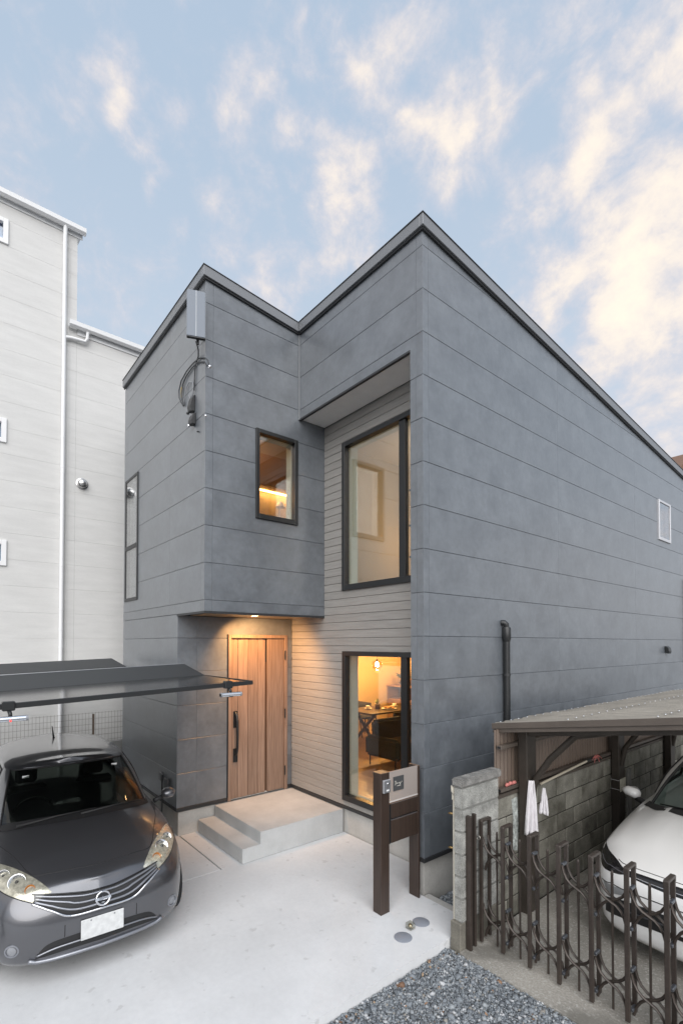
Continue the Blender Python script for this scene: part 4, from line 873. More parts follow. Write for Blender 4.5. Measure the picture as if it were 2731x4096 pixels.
part('ridge_edge', MB().tube([(-2.3100, YR, lz(2.340, YR)), (-2.3100, -1.6, 2.340)], 0.005, 6), mat('edge_bright', (0.25, 0.26, 0.27), 0.3, metal=0.5), lc)
for x, zt in ((-1.0, 2.14), (-5.0, 2.19)):
    part('post', B(x - 0.06, x + 0.06, -4.42, -4.28, 0.0, lz(zt, -4.3)), M_LC, lc, bevel=0.006)
    part('arm', MB().hexa([(x - 0.04, YR, lz(zt, YR) - 0.09), (x + 0.04, YR, lz(zt, YR) - 0.09), (x + 0.04, -1.8, lz(zt, -1.8) - 0.02), (x - 0.04, -1.8, lz(zt, -1.8) - 0.02)], [(x - 0.04, YR, lz(zt, YR)), (x + 0.04, YR, lz(zt, YR)), (x + 0.04, -1.8, lz(zt, -1.8)), (x - 0.04, -1.8, lz(zt, -1.8))]) , M_LC, lc) if x < -2 else None
for y, lab in ((-1.84, 'silver clip-on tube light under the carport edge near the door'), (-3.46, 'silver clip-on tube light with red dot at the left picture edge')):
    l_ = thing('clip_light', lab, 'clip light', (-0.64, y, 2.1), group='clip-on lights under the grey carport edge')
    z = lz(2.20, y)
    part('clamp', B(-0.712, -0.652, y - 0.045, y + 0.03, z - 0.012, z + 0.052), M_BLACK, l_, bevel=0.006)
    part('neck', MB().tube([(-0.665, y - 0.005, z - 0.01), (-0.650, y, z - 0.030), (-0.640, y, z - 0.045)], 0.013, 8), M_BLACK, l_, smooth=True)
    part('tube', MB().lathe([(0.016, y - 0.100), (0.019, y - 0.097), (0.019, y + 0.097), (0.016, y + 0.100)], (-0.637, 0, z - 0.064), 14, 'Y'), mat('bright_aluminium', (0.72, 0.75, 0.80), 0.22, metal=0.85), l_, smooth=True, autosmooth=40)
    for e in (-1, 1): part('end_cap', MB().lathe([(0.0195, y + e * 0.094 - 0.006), (0.0195, y + e * 0.094 + 0.009)], (-0.637, 0, z - 0.064), 14, 'Y'), mat('cap_grey', (0.25, 0.26, 0.28), 0.4), l_, smooth=True, autosmooth=40)
    if y < -3: part('indicator', MB().lathe([(0.006, 0.0), (0.005, 0.005), (0.0, 0.006)], (-0.618, y + 0.0, z - 0.075), 8, 'X', cap=False), mat('red_dot', (0.7, 0.02, 0.02), 0.4, emit=(1, 0.03, 0.02), estr=1.5), l_)
    else: part('switch', B(-0.648, -0.626, y - 0.02, y + 0.02, z - 0.086, z - 0.081), M_BLACK, l_)

# ------------------------------------------------------------------ white neighbour house
XW = -6.75
M_WH = mat('white_siding', (0.605, 0.60, 0.585), 0.7, var=0.05, vscale=1.6, stretch=(1, 1, 6), bump=0.35, bscale=30, fine=0.03, fscale=25)
M_WJ = mat('white_joint', (0.575, 0.57, 0.555), 0.8)
M_WM = mat('white_metal', (0.74, 0.745, 0.75), 0.4)
wh = thing('white_house', 'tall white panel-sided neighbour house with gutters and small windows', 'house', (XW, -3, 0))
TOPZ, LOWZ, YC = 10.28, 8.44, -1.93
wins = [(-3.65, -3.02, 9.50, 9.90), (-3.65, -3.01, 6.05, 6.43), (-3.65, -2.99, 3.93, 4.33)]
body = part('wall', wall_solid('X', XW - 0.016, 1, -9, YC, -0.2, TOPZ, wins, 0.2), M_WJ, wh)
body2 = part('wall', wall_solid('X', XW - 0.016, 1, YC + 0.001, 6.0, -0.2, LOWZ, [], 0.2), M_WJ, wh)
part('wall', B(XW - 5, XW - 0.217, YC - 0.2, YC, 0, TOPZ), M_WH, wh); part('wall', B(XW - 5, XW - 0.217, -9, -8.8, 0, TOPZ), M_WH, wh)
wz = [2.672 - 0.453 * 6] + [2.672 + 0.453 * k for k in range(-5, 17)] + [TOPZ]
siding(body, 'siding_panel', 'X', XW, 1, [-9, -6.05, -2.04, YC], wz, M_WH, wins, gap=0.0007, ch=0.001)
siding(body2, 'siding_panel', 'X', XW, 1, [YC + 0.001, 0.99, 3.9, 6.0], [z for z in wz if z < LOWZ] + [LOWZ], M_WH, gap=0.0007, ch=0.001)
part('roof', MB().hexa([(XW + 0.10, -9.2, TOPZ + 0.02), (XW + 0.10, YC + 0.10, TOPZ + 0.02), (XW - 5, YC + 0.10, TOPZ + 1.2), (XW - 5, -9.2, TOPZ + 1.2)], [(XW + 0.10, -9.2, TOPZ + 0.07), (XW + 0.10, YC + 0.10, TOPZ + 0.07), (XW - 5, YC + 0.10, TOPZ + 1.25), (XW - 5, -9.2, TOPZ + 1.25)]), M_WM, wh)
part('roof', B(XW - 3, XW + 0.08, YC + 0.002, 6.2, LOWZ + 0.005, LOWZ + 0.05), M_WM, wh)
def gutter(y0, y1, z, nm='gutter'):
    prof = [(XW + 0.02, z - 0.02), (XW + 0.10, z - 0.055), (XW + 0.145, z - 0.02), (XW + 0.150, z + 0.055), (XW + 0.135, z + 0.055), (XW + 0.125, z - 0.005), (XW + 0.095, z - 0.035), (XW + 0.02, z + 0.0)]
    o = part(nm, MB().prism(prof, 'Y', y0, y1), M_WM, wh); return o
part('eave_board', B(XW + 0.0005, XW + 0.02, -9, YC + 0.08, TOPZ - 0.10, TOPZ + 0.019), M_WM, wh)
gutter(-9.2, YC + 0.12, TOPZ + 0.0)
part('eave_board', B(XW + 0.0005, XW + 0.02, YC + 0.01, 6.1, LOWZ - 0.09, LOWZ + 0.004), M_WM, wh)
gutter(YC - 0.14, 6.1, LOWZ + 0.03)
wp = part('downpipe', MB().tube([(XW + 0.085, -2.145, TOPZ - 0.03), (XW + 0.06, -2.145, TOPZ - 0.22), (XW + 0.055, -2.145, 6), (XW + 0.055, -2.145, 0)], 0.036, 12), M_WM, wh, smooth=True, autosmooth=50)
for z in (9.92, 9.0, 8.05, 7.45, 6.35, 5.8, 5.70, 4.86, 4.0, 3.2, 2.84, 2.52): part('pipe_joint', MB().lathe([(0.0395, z - 0.02), (0.0395, z + 0.02)], (XW + 0.055, -2.145, 0), 12), M_WM, wp, smooth=True, autosmooth=40)
part('branch_pipe', MB().tube([(XW + 0.055, -2.145, LOWZ - 0.24), (XW + 0.055, -2.06, LOWZ - 0.22), (XW + 0.055, -2.02, LOWZ - 0.21), (XW + 0.065, -1.80, LOWZ - 0.20), (XW + 0.075, -1.765, LOWZ - 0.14), (XW + 0.085, -1.76, LOWZ - 0.02)], 0.030, 10), M_WM, wp, smooth=True, autosmooth=60)
for w_ in wins:
    wo = part('window', B(XW - 0.05, XW - 0.044, w_[0], w_[1], w_[2], w_[3]), glass_mat('neighbour_glass', (0.75, 0.82, 0.9), 2.0), wh)
    a0, a1, z0, z1 = w_; f = 0.055
    for b in ((a0 - 0.02, a0 + f, z0 - 0.02, z1 + 0.02), (a1 - f, a1 + 0.02, z0 - 0.02, z1 + 0.02), (a0 + f, a1 - f, z0 - 0.02, z0 + f), (a0 + f, a1 - f, z1 - f, z1 + 0.02)):
        part('frame', B(XW - 0.06, XW + 0.03, *b), mat('white_frame', (0.78, 0.78, 0.78), 0.4), wo, bevel=0.004)
    part('curtain', B(XW - 0.12, XW - 0.11, a0, a1, z0, z1), mat('pale_curtain', (0.55, 0.60, 0.68), 0.8, var=0.2, vscale=12), wo)
vh = part('vent_hood', MB().lathe([(0.105, 0.0), (0.105, 0.012), (0.085, 0.02), (0.083, 0.05), (0.07, 0.085), (0.04, 0.105), (0.0, 0.112)], (XW, -1.815, 5.57), 20, 'X', cap=False), mat('steel_hood', (0.62, 0.61, 0.60), 0.25, metal=0.9), wh, smooth=True, autosmooth=40)
part('vent_mouth', MB().prism([(-1.885, 5.545), (-1.745, 5.545), (-1.765, 5.505), (-1.815, 5.492), (-1.865, 5.505)], 'X', XW + 0.055, XW + 0.088), M_BLACK, vh)

# ------------------------------------------------------------------ wire mesh fence on a low wall behind the dark car
mf = thing('mesh_fence', 'welded wire mesh fence on low concrete wall behind the dark car', 'fence', (-6.3, -3, 0))
part('low_wall', B(-6.36, -6.24, -6.5, 3.0, -0.2, 0.79), mat('fence_footing', (0.28, 0.28, 0.27), 0.9, var=0.15, bump=0.4), mf)
M_WIRE = mat('fence_wire', (0.22, 0.20, 0.18), 0.5, metal=0.3)
vw = MB().tube([(0, 0, 0), (0, 0, 0.545)], 0.0022, 4).mesh('vertical_wire', M_WIRE)
k = 0
for i in range(52): at('vertical_wire', vw, mf, -6.30, -3.70 + i * 0.054, 0.80)
for j in range(6): part('horizontal_wire', MB().tube([(-6.297, -3.75, 0.83 + j * 0.1), (-6.297, -0.9, 0.83 + j * 0.1)], 0.0024, 4), M_WIRE, mf)
for y in (-3.68, -1.68): part('fence_post', B(-6.318, -6.302, y - 0.016, y + 0.016, 0.79, 1.31), mat('fence_post_brown', (0.16, 0.12, 0.09), 0.5), mf)

# ------------------------------------------------------------------ brown roofed house far behind the right wall
dh = thing('distant_house', 'brown tiled house eave peeking over the far end of dark wall', 'house', (1.0, 14, 0))
part('wall', B(-7.5, -1.85, 14.4, 19, -0.2, 7.8), mat('far_wall', (0.42, 0.37, 0.30), 0.8), dh)
part('roof', MB().prism([(13.7, 7.98), (16.4, 9.3), (19.5, 7.9), (19.5, 7.78), (13.7, 7.82)], 'X', -7.8, -1.60), mat('far_roof', (0.16, 0.085, 0.05), 0.7), dh)
# ------------------------------------------------------------------ things inside the rooms
FZ = 0.45
M_OAKD = wood_mat('dark_table_wood', (0.045, 0.030, 0.020), (0.075, 0.05, 0.034), 'Y', 10, 0.35)
M_OAK = wood_mat('oak_cabinet', (0.30, 0.175, 0.085), (0.42, 0.26, 0.14), 'X', 10, 0.45)
M_BLKM = mat('black_steel', (0.015, 0.015, 0.016), 0.45)
tb = thing('dining_table', 'dark wooden dining table with crossed legs inside the lower room', 'table', (-4.3, 3.6, FZ))
part('table_top', B(-4.72, -3.80, 2.84, 4.50, FZ + 0.685, FZ + 0.72), M_OAKD, tb, bevel=0.006)
for y in (3.06, 4.25):
    for s in (-1, 1): part('leg', MB().tube([(-4.26 - s * 0.36, y, FZ), (-4.26 + s * 0.30, y + 0.02, FZ + 0.68)], 0.035, 6), M_OAKD, tb)
def chair(cx, cy, rz, lab, stool=False):
    t_ = thing('dining_chair', lab, 'chair', (cx, cy, FZ), rz, 'chairs at the dining table')
    m_ = mat('chair_fabric', (0.030, 0.028, 0.026), 0.8)
    part('seat', MB().lathe([(0.0, 0.42), (0.20, 0.42), (0.23, 0.45), (0.20, 0.475), (0.0, 0.48)], (0, 0, 0), 18, cap=False), m_, t_, smooth=True, local=True)
    for a in range(4):
        u, v = (0.15 if a % 2 else -0.15), (0.15 if a < 2 else -0.15)
        part('leg', MB().tube([(u, v, 0.43), (u * 1.5, v * 1.5, 0.0)], 0.012, 6), M_BLKM, t_, local=True)
    n = 12; vs = []
    for i in range(n + 1):
        a = R(-80 + 160 * i / n)
        for r_, z in ((0.23, 0.55), (0.245, 0.68), (0.25, 0.79), (0.235, 0.795), (0.225, 0.68), (0.21, 0.55)): vs.append((-r_ * math.cos(a), r_ * math.sin(a), z - 0.05 * abs(math.sin(a))))
    fs = [(i * 6 + j, (i + 1) * 6 + j, (i + 1) * 6 + (j + 1) % 6, i * 6 + (j + 1) % 6) for i in range(n) for j in range(6)] + [tuple(range(6)), tuple(n * 6 + j for j in range(6))]
    part('backrest', MB().add(vs, fs), m_, t_, smooth=True, local=True)
chair(-4.95, 3.75, 0.2, 'black round-backed chair on the far side of dining table')
chair(-3.62, 3.45, math.pi, 'black round-backed chair nearest the sofa at dining table')
st = thing('stool', 'pale round stool with thin black legs left of dining table', 'stool', (-5.0, 3.45, FZ))
part('seat', MB().lathe([(0.0, 0.42), (0.15, 0.42), (0.16, 0.44), (0.15, 0.46), (0.0, 0.46)], (-5.0, 3.45, FZ), 16, cap=False), M_OAK, st, smooth=True)
for a in range(4):
    ang = a * math.pi / 2 + 0.6; part('leg', MB().tube([(-5.0 + 0.10 * math.cos(ang), 3.45 + 0.10 * math.sin(ang), FZ + 0.42), (-5.0 + 0.16 * math.cos(ang), 3.45 + 0.16 * math.sin(ang), FZ)], 0.011, 6), M_BLKM, st)
TZ = FZ + 0.7205
M_WHC = mat('white_china', (0.78, 0.75, 0.70), 0.25)
def cup(x, y, lab):
    c_ = thing('cup_and_saucer', lab, 'cup', (x, y, TZ), group='cups on the dining table')
    part('saucer', MB().lathe([(0.0, TZ), (0.05, TZ), (0.085, TZ + 0.016), (0.08, TZ + 0.018), (0.0, TZ + 0.007)], (x, y, 0), 16, cap=False), M_WHC, c_, smooth=True)
    part('cup', MB().lathe([(0.0, TZ + 0.008), (0.03, TZ + 0.008), (0.045, TZ + 0.035), (0.048, TZ + 0.068), (0.043, TZ + 0.068), (0.038, TZ + 0.03), (0.0, TZ + 0.015)], (x, y, 0), 16, cap=False), M_WHC, c_, smooth=True)
cup(-4.42, 3.30, 'white cup and saucer on the near left of dining table'); cup(-4.33, 4.02, 'white cup and saucer at the far end of dining table')
pt = thing('food_plate', 'plate heaped with pastries on the dining table', 'plate', (-4.10, 3.62, TZ))
part('plate', MB().lathe([(0.0, TZ), (0.10, TZ), (0.17, TZ + 0.02), (0.165, TZ + 0.023), (0.0, TZ + 0.008)], (-4.10, 3.62, 0), 20, cap=False), M_WHC, pt, smooth=True)
for k in range(9):
    a = k * 2.4; r_ = 0.10 * math.sqrt(k / 9); part('pastry', MB().lathe([(0.0, 0.0), (0.035, 0.006), (0.042, 0.02), (0.028, 0.036), (0.0, 0.04)], (-4.10 + r_ * math.cos(a), 3.62 + r_ * math.sin(a), TZ + 0.012 + 0.02 * (k % 2)), 8, cap=False), mat('pastry', (0.52, 0.30, 0.12), 0.7, var=0.3, vscale=40), pt, smooth=True)
M_LEAF = mat('indoor_leaf', (0.045, 0.075, 0.025), 0.5); M_LEAFY = mat('table_flower', (0.20, 0.22, 0.05), 0.6)
def leafy(t_, c, n, L, m_, seed):
    rd = random.Random(seed)
    for k in range(n):
        a = rd.uniform(0, 6.283); e = rd.uniform(0.25, 1.35); l = L * rd.uniform(0.6, 1.1)
        d = Vector((math.cos(a) * math.cos(e), math.sin(a) * math.cos(e), math.sin(e))); s = Vector((-math.sin(a), math.cos(a), 0)) * l * 0.13
        p = Vector(c); q = p + d * l * 0.55 + Vector((0, 0, 0.02)); r_ = p + d * l
        part('leaf', MB().add([p, q + s, r_, q - s, q + Vector((0, 0, 0.01))], [(0, 1, 4), (1, 2, 4), (2, 3, 4), (3, 0, 4)]), m_, t_)
vs_ = thing('flower_vase', 'glass vase with small yellow-green flowers on dining table', 'vase', (-4.33, 3.50, TZ))
part('vase', MB().lathe([(0.0, TZ), (0.055, TZ), (0.06, TZ + 0.10), (0.055, TZ + 0.10), (0.05, TZ + 0.01), (0.0, TZ + 0.01)], (-4.33, 3.50, 0), 14, cap=False), mat('vase_amber', (0.22, 0.15, 0.06), 0.2), vs_, smooth=True)
leafy(vs_, (-4.33, 3.50, TZ + 0.09), 26, 0.13, M_LEAFY, 2)
# sofa: seen from its arm end
M_SOFA = mat('sofa_fabric', (0.060, 0.055, 0.030), 0.9, var=0.15, vscale=20, bump=0.5, bscale=300)
sf = thing('sofa', 'olive fabric sofa on thin black legs behind the lower window', 'sofa', (-2.7, 2.9, FZ))
part('arm', B(-3.12, -2.30, 2.00, 2.14, FZ + 0.16, FZ + 0.52), M_SOFA, sf, bevel=0.05, seg=3)
part('arm', B(-3.12, -2.30, 3.70, 3.84, FZ + 0.16, FZ + 0.52), M_SOFA, sf, bevel=0.05, seg=3)
part('seat_base', B(-3.10, -2.32, 2.141, 3.699, FZ + 0.16, FZ + 0.30), M_SOFA, sf, bevel=0.02)
for y0, y1 in ((2.15, 2.915), (2.925, 3.69)):
    part('seat_cushion', B(-2.92, -2.30, y0, y1, FZ + 0.301, FZ + 0.43), M_SOFA, sf, bevel=0.04, seg=3)
    part('back_cushion', MB().hexa([(-3.10, y0, FZ + 0.301), (-2.88, y0, FZ + 0.301), (-2.88, y1, FZ + 0.301), (-3.10, y1, FZ + 0.301)], [(-3.14, y0, FZ + 0.76), (-2.99, y0, FZ + 0.76), (-2.99, y1, FZ + 0.76), (-3.14, y1, FZ + 0.76)]), M_SOFA, sf, bevel=0.05, seg=3)
for x, y in ((-3.02, 2.06), (-2.40, 2.06), (-3.02, 3.78), (-2.40, 3.78)): part('leg', MB().tube([(x, y, FZ), (x, y, FZ + 0.16)], 0.012, 6), M_BLKM, sf)
# tall oak cabinet with open niche, plant on top
cab = thing('oak_cabinet', 'oak cabinet with an open niche at the back of lower room', 'cabinet', (-4.8, 5.0, FZ))
cx0, cx1, cy0, cy1, ct = -5.40, -4.10, 4.86, 5.28, FZ + 1.06
part('body', B(cx0, cx1, cy0 + 0.02, cy1, FZ + 0.02, FZ + 0.76), M_OAK, cab); part('top', B(cx0 - 0.01, cx1 + 0.01, cy0 - 0.01, cy1, ct, ct + 0.03), M_OAK, cab)
part('niche_back', B(cx0, cx1, cy1 - 0.03, cy1 - 0.001, FZ + 0.761, ct - 0.001), wood_mat('oak_dark', (0.12, 0.07, 0.035), (0.16, 0.1, 0.05), 'X', 10), cab)
for x in (cx0, (cx0 + cx1) / 2 - 0.01, cx1 - 0.02): part('upright', B(x, x + 0.02, cy0, cy1 - 0.031, FZ + 0.761, ct - 0.001), M_OAK, cab)
for k in range(3): part('drawer', B(cx0 + 0.01 + k * 0.43, cx0 + 0.43 + k * 0.43, cy0, cy0 + 0.0195, FZ + 0.04, FZ + 0.74), M_OAK, cab, bevel=0.004)
pp = thing('potted_plant', 'leafy plant in round dark pot on top of oak cabinet', 'plant', (-4.95, 5.0, ct + 0.03))
part('pot', MB().lathe([(0.0, ct + 0.031), (0.07, ct + 0.031), (0.12, ct + 0.10), (0.09, ct + 0.18), (0.08, ct + 0.18), (0.0, ct + 0.15)], (-4.95, 5.0, 0), 16, cap=False), mat('dark_pot', (0.09, 0.075, 0.06), 0.6), pp, smooth=True)
leafy(pp, (-4.95, 5.0, ct + 0.16), 44, 0.34, M_LEAF, 4)
# glass globe pendants over the table (lit)
M_BULB = mat('lit_bulb', (1, 0.85, 0.6), 0.5, emit=(1, 0.72, 0.40), estr=55)
for i_, (x, y, z, lab) in enumerate(((-4.45, 3.60, 2.115, 'lit glass globe pendant above the dining table'), (-4.62, 4.75, 2.27, 'lit glass globe pendant in front of the oak cabinet'))):
    pn = thing('pendant_lamp', lab, 'lamp', (x, y, z), group='glass globe pendants')
    part('globe', MB().lathe([(0.115 * math.sin(a_ * math.pi / 12) + 0.0005, -0.115 * math.cos(a_ * math.pi / 12)) for a_ in range(13)], (x, y, z), 20, cap=False), glass_mat('globe_glass', (0.93, 0.86, 0.74), 1.35), pn, smooth=True)
    part('bulb', MB().lathe([(0.0, -0.05), (0.03, -0.042), (0.042, -0.01), (0.035, 0.03), (0.018, 0.055), (0.0, 0.06)], (x, y, z), 14, cap=False), M_BULB, pn, smooth=True)
    part('socket', MB().lathe([(0.02, 0.055), (0.02, 0.125)], (x, y, z), 10), M_BLKM, pn); part('cord', MB().tube([(x, y, z + 0.12), (x, y, 2.72)], 0.004, 5), M_BLKM, pn)
    lamp('pendant_light', 'POINT', (x, y, z - 0.13), (52, 16)[i_], (1.0, 0.53, 0.17), 0.05)
# upper room: warm lamp deep inside, behind the right sash
ul = thing('wall_lamp', 'warm tall wall lamp glowing at right edge of the upper window', 'lamp', (-0.9, 2.2, 4.2))
part('shade', MB().lathe([(0.05, 3.85), (0.055, 4.5)], (-1.95, 2.35, 0), 16), mat('lit_shade', (1, 0.7, 0.4), 0.6, emit=(1, 0.55, 0.2), estr=2.2), ul, smooth=True, autosmooth=40)
part('bracket', B(-2.0, -1.97, 2.38, 2.45, 4.1, 4.2), M_BLKM, ul)
lamp('upper_room_light', 'POINT', (-1.2, 2.0, 5.15), 6, (1.0, 0.80, 0.58), 0.12)
lamp('upper_wall_light', 'POINT', (-1.75, 2.35, 4.2), 4, (1.0, 0.55, 0.2), 0.08)
# study behind the small window: cove light under a wall cabinet
sc_ = thing('wall_cupboard', 'brown wall cupboard with lit strip below behind the small window', 'cupboard', (-3.6, -0.2, 5.1))
part('box', B(-3.715, -3.42, -1.15, 1.06, 5.115, 5.62), mat('cupboard_brown', (0.34, 0.20, 0.11), 0.6), sc_, bevel=0.004)
part('light_strip', B(-3.66, -3.62, -1.10, 1.02, 5.098, 5.1145), mat('lit_strip', (1, 0.7, 0.3), 0.5, emit=(1, 0.52, 0.14), estr=11), sc_)
lamp('study_light', 'POINT', (-3.0, -0.3, 5.80), 5, (1.0, 0.55, 0.25), 0.1)
sd_ = thing('desk_lamp', 'small pale desk lamp on a shelf behind the small window', 'lamp', (-3.55, 0.45, 4.62))
part('stand', MB().tube([(-3.55, 0.50, 4.64), (-3.55, 0.50, 4.90)], 0.010, 8), M_WHC, sd_); part('lamp_shade', MB().lathe([(0.09, 4.84), (0.04, 4.93), (0.0, 4.935)], (-3.52, 0.50, 0), 14, cap=False), M_WHC, sd_, smooth=True)
part('foot', MB().lathe([(0.06, 4.624), (0.06, 4.635), (0.0, 4.64)], (-3.55, 0.50, 0), 14), M_WHC, sd_)
sh_ = part('wall_shelf', B(-3.715, -3.42, -1.15, 1.06, 4.59, 4.623), M_OAK, None); tag(sh_, 'oak shelf board under the lit strip behind the small window', 'shelf')
# ------------------------------------------------------------------ cars
def crspl(P, t):
    """Catmull-Rom through the rows of P, t in [0, len-1]"""
    n = len(P) - 1; i = min(int(t), n - 1); u = t - i
    p = [P[max(0, min(n, i + k))] for k in (-1, 0, 1, 2)]
    return 0.5 * (2 * p[1] + (p[2] - p[0]) * u + (2 * p[0] - 5 * p[1] + 4 * p[2] - p[3]) * u * u + (3 * p[1] - p[0] - 3 * p[2] + p[3]) * u ** 3)
def car_body(plan, zb, uf, of, us, os_, ur, orr, front_t, side_t, rear_t, crown, cols=64, lat=16):
    """plan rows: (f, s, z of the shoulder) from the nose centre round to the tail centre (left half).
    layers climb from the sill to the shoulder; the deck closes the top. returns verts, faces, shoulder loop"""
    P = np.array(plan, float); T = [k * (len(P) - 1) / cols for k in range(cols + 1)]
    Q = np.array([crspl(P, t) for t in T]); Q[0, 1] = 0; Q[-1, 1] = 0
    D = np.gradient(Q[:, :2], axis=0); Nn = np.stack([-D[:, 1], D[:, 0]], -1) * -1
    Nn /= np.linalg.norm(Nn, axis=1)[:, None]; Nn[0] = (1, 0); Nn[-1] = (-1, 0)
    if Nn[cols // 2, 1] < 0: Nn = -Nn; Nn[0] = (1, 0); Nn[-1] = (-1, 0)
    L = len(uf); V = []; idx = {}
    def w(t):
        if t <= front_t: return (1, 0, 0)
        if t < side_t: a = (t - front_t) / (side_t - front_t); a = a * a * (3 - 2 * a); return (1 - a, a, 0)
        if t < rear_t: return (0, 1, 0)
        a = min(1, (t - rear_t) / (len(P) - 1 - rear_t)); a = a * a * (3 - 2 * a); return (0, 1 - a, a)
    for j in range(L):
        for k in range(cols + 1):
            a, b, c = w(T[k]); u = a * uf[j] + b * us[j] + c * ur[j]; o = a * of[j] + b * os_[j] + c * orr[j]
            f, s = Q[k, 0] + Nn[k, 0] * o, Q[k, 1] + Nn[k, 1] * o
            if k in (0, cols): s = 0
            z = zb + (Q[k, 2] - zb) * u
            for sg in (1, -1):
                if k in (0, cols) and sg == -1: idx[(j, k, -1)] = idx[(j, k, 1)]; continue
                idx[(j, k, sg)] = len(V); V.append((f, s * sg, z))
    F = []
    for j in range(L - 1):
        for k in range(cols):
            for sg in (1, -1): F.append((idx[(j, k, sg)], idx[(j, k + 1, sg)], idx[(j + 1, k + 1, sg)], idx[(j + 1, k, sg)]))
    # deck rows
    row = {}
    for k in range(cols + 1):
        a = V[idx[(L - 1, k, 1)]]; b = V[idx[(L - 1, k, -1)]]
        for m in range(lat + 1):
            q = 2 * m / lat - 1
            if k in (0, cols): row[(k, m)] = idx[(L - 1, k, 1)]; continue
            if m == 0: row[(k, m)] = idx[(L - 1, k, -1)]; continue
            if m == lat: row[(k, m)] = idx[(L - 1, k, 1)]; continue
            row[(k, m)] = len(V); V.append((a[0], a[1] * q, a[2] + crown(a[0], abs(q))))
    for k in range(cols):
        for m in range(lat):
            f = []
            for q in (row[(k, m)], row[(k, m + 1)], row[(k + 1, m + 1)], row[(k + 1, m)]):
                if q not in f: f.append(q)
            if len(f) >= 3: F.append(tuple(f))
    return V, F, Q
def loft_loops(loops, roof_crown, cols=40, sub=6, lat=12):
    """greenhouse: plan loops (f, s, z) from front centre to rear centre; returns grid points G[j][k] for the left half"""
    Ls = [np.array([crspl(np.array(l, float), t) for t in [k * (len(l) - 1) / cols for k in range(cols + 1)]]) for l in loops]
    for l in Ls: l[0, 1] = 0; l[-1, 1] = 0
    rows = []
    A = np.array(Ls)
    for i in range((len(Ls) - 1) * sub + 1): rows.append(crspl(A, i / sub))
    return np.array(rows)
def half_mesh(G, sg_both=True):
    V = []; F = []; J, K, _ = G.shape; idx = {}
    for j in range(J):
        for k in range(K):
            for sg in (1, -1):
                if k in (0, K - 1) and sg == -1: idx[(j, k, -1)] = idx[(j, k, 1)]; continue
                idx[(j, k, sg)] = len(V); V.append((G[j, k, 0], G[j, k, 1] * sg, G[j, k, 2]))
    for j in range(J - 1):
        for k in range(K - 1):
            for sg in (1, -1): F.append((idx[(j, k, sg)], idx[(j, k + 1, sg)], idx[(j + 1, k + 1, sg)], idx[(j + 1, k, sg)]))
    return V, F, idx
def conform(bvh, ca, cb, k, off, th=0.0, seg=None):
    """patch between two 3-D curves laid on the body surface, raised by off"""
    ca = [Vector(p) for p in ca]; cb = [Vector(p) for p in cb]
    if seg:
        def res(c):
            a = np.array([tuple(p) for p in c]); return [Vector(crspl(a, t * (len(a) - 1) / seg)) for t in range(seg + 1)]
        ca, cb = res(ca), res(cb)
    n = len(ca); V = []; F = []
    for j in range(k + 1):
        for i in range(n):
            p = ca[i].lerp(cb[i], j / k); loc, nor, _, _ = bvh.find_nearest(p)
            if nor.dot(loc - Vector((loc.x - 0.2 if loc.x > -1 else loc.x, 0, 0.4))) < 0: nor = -nor
            edge = j in (0, k) or i in (0, n - 1)
            V.append(loc + nor * (off if not edge else off * 0.25))
    for j in range(k):
        for i in range(n - 1): F.append((j * n + i, j * n + i + 1, (j + 1) * n + i + 1, (j + 1) * n + i))
    return MB().add(V, F)
def wheel(parent, f, s, r=0.29, wd=0.19, side=1):
    w_ = part('wheel', MB().lathe([(r * 0.70, -wd / 2), (r * 0.93, -wd / 2), (r, -wd / 2 + 0.03), (r, wd / 2 - 0.03), (r * 0.93, wd / 2), (r * 0.70, wd / 2)], (f, s, r), 28, 'Y', cap=False), mat('tyre', (0.02, 0.02, 0.021), 0.85), parent, smooth=True, autosmooth=40, local=True)
    part('rim', MB().lathe([(r * 0.70, side * wd * 0.46), (r * 0.62, side * wd * 0.40), (r * 0.25, side * wd * 0.36), (0.03, side * wd * 0.44), (0.0, side * wd * 0.44)], (f, s, r), 20, 'Y', cap=False), mat('alloy', (0.45, 0.46, 0.48), 0.3, metal=0.9), w_, smooth=True, local=True)
    for a in range(5):
        ang = a * 2 * math.pi / 5
        part('spoke', MB().tube([(f + 0.04 * math.cos(ang), s + side * wd * 0.43, r + 0.04 * math.sin(ang)), (f + r * 0.66 * math.cos(ang), s + side * wd * 0.42, r + r * 0.66 * math.sin(ang))], 0.018, 6), MATS['alloy'], w_, local=True)
M_CHROME = MATS['chrome']
M_BLKG = mat('gloss_black', (0.012, 0.012, 0.013), 0.15, spec=0.6)
M_BLKP = mat('matt_black_plastic', (0.014, 0.014, 0.015), 0.6)
M_CGLS = glass_mat('car_glass', (0.30, 0.33, 0.31), 1.6, 0.0)
M_CGLS2 = glass_mat('pale_car_glass', (0.42, 0.48, 0.46), 1.6, 0.0)

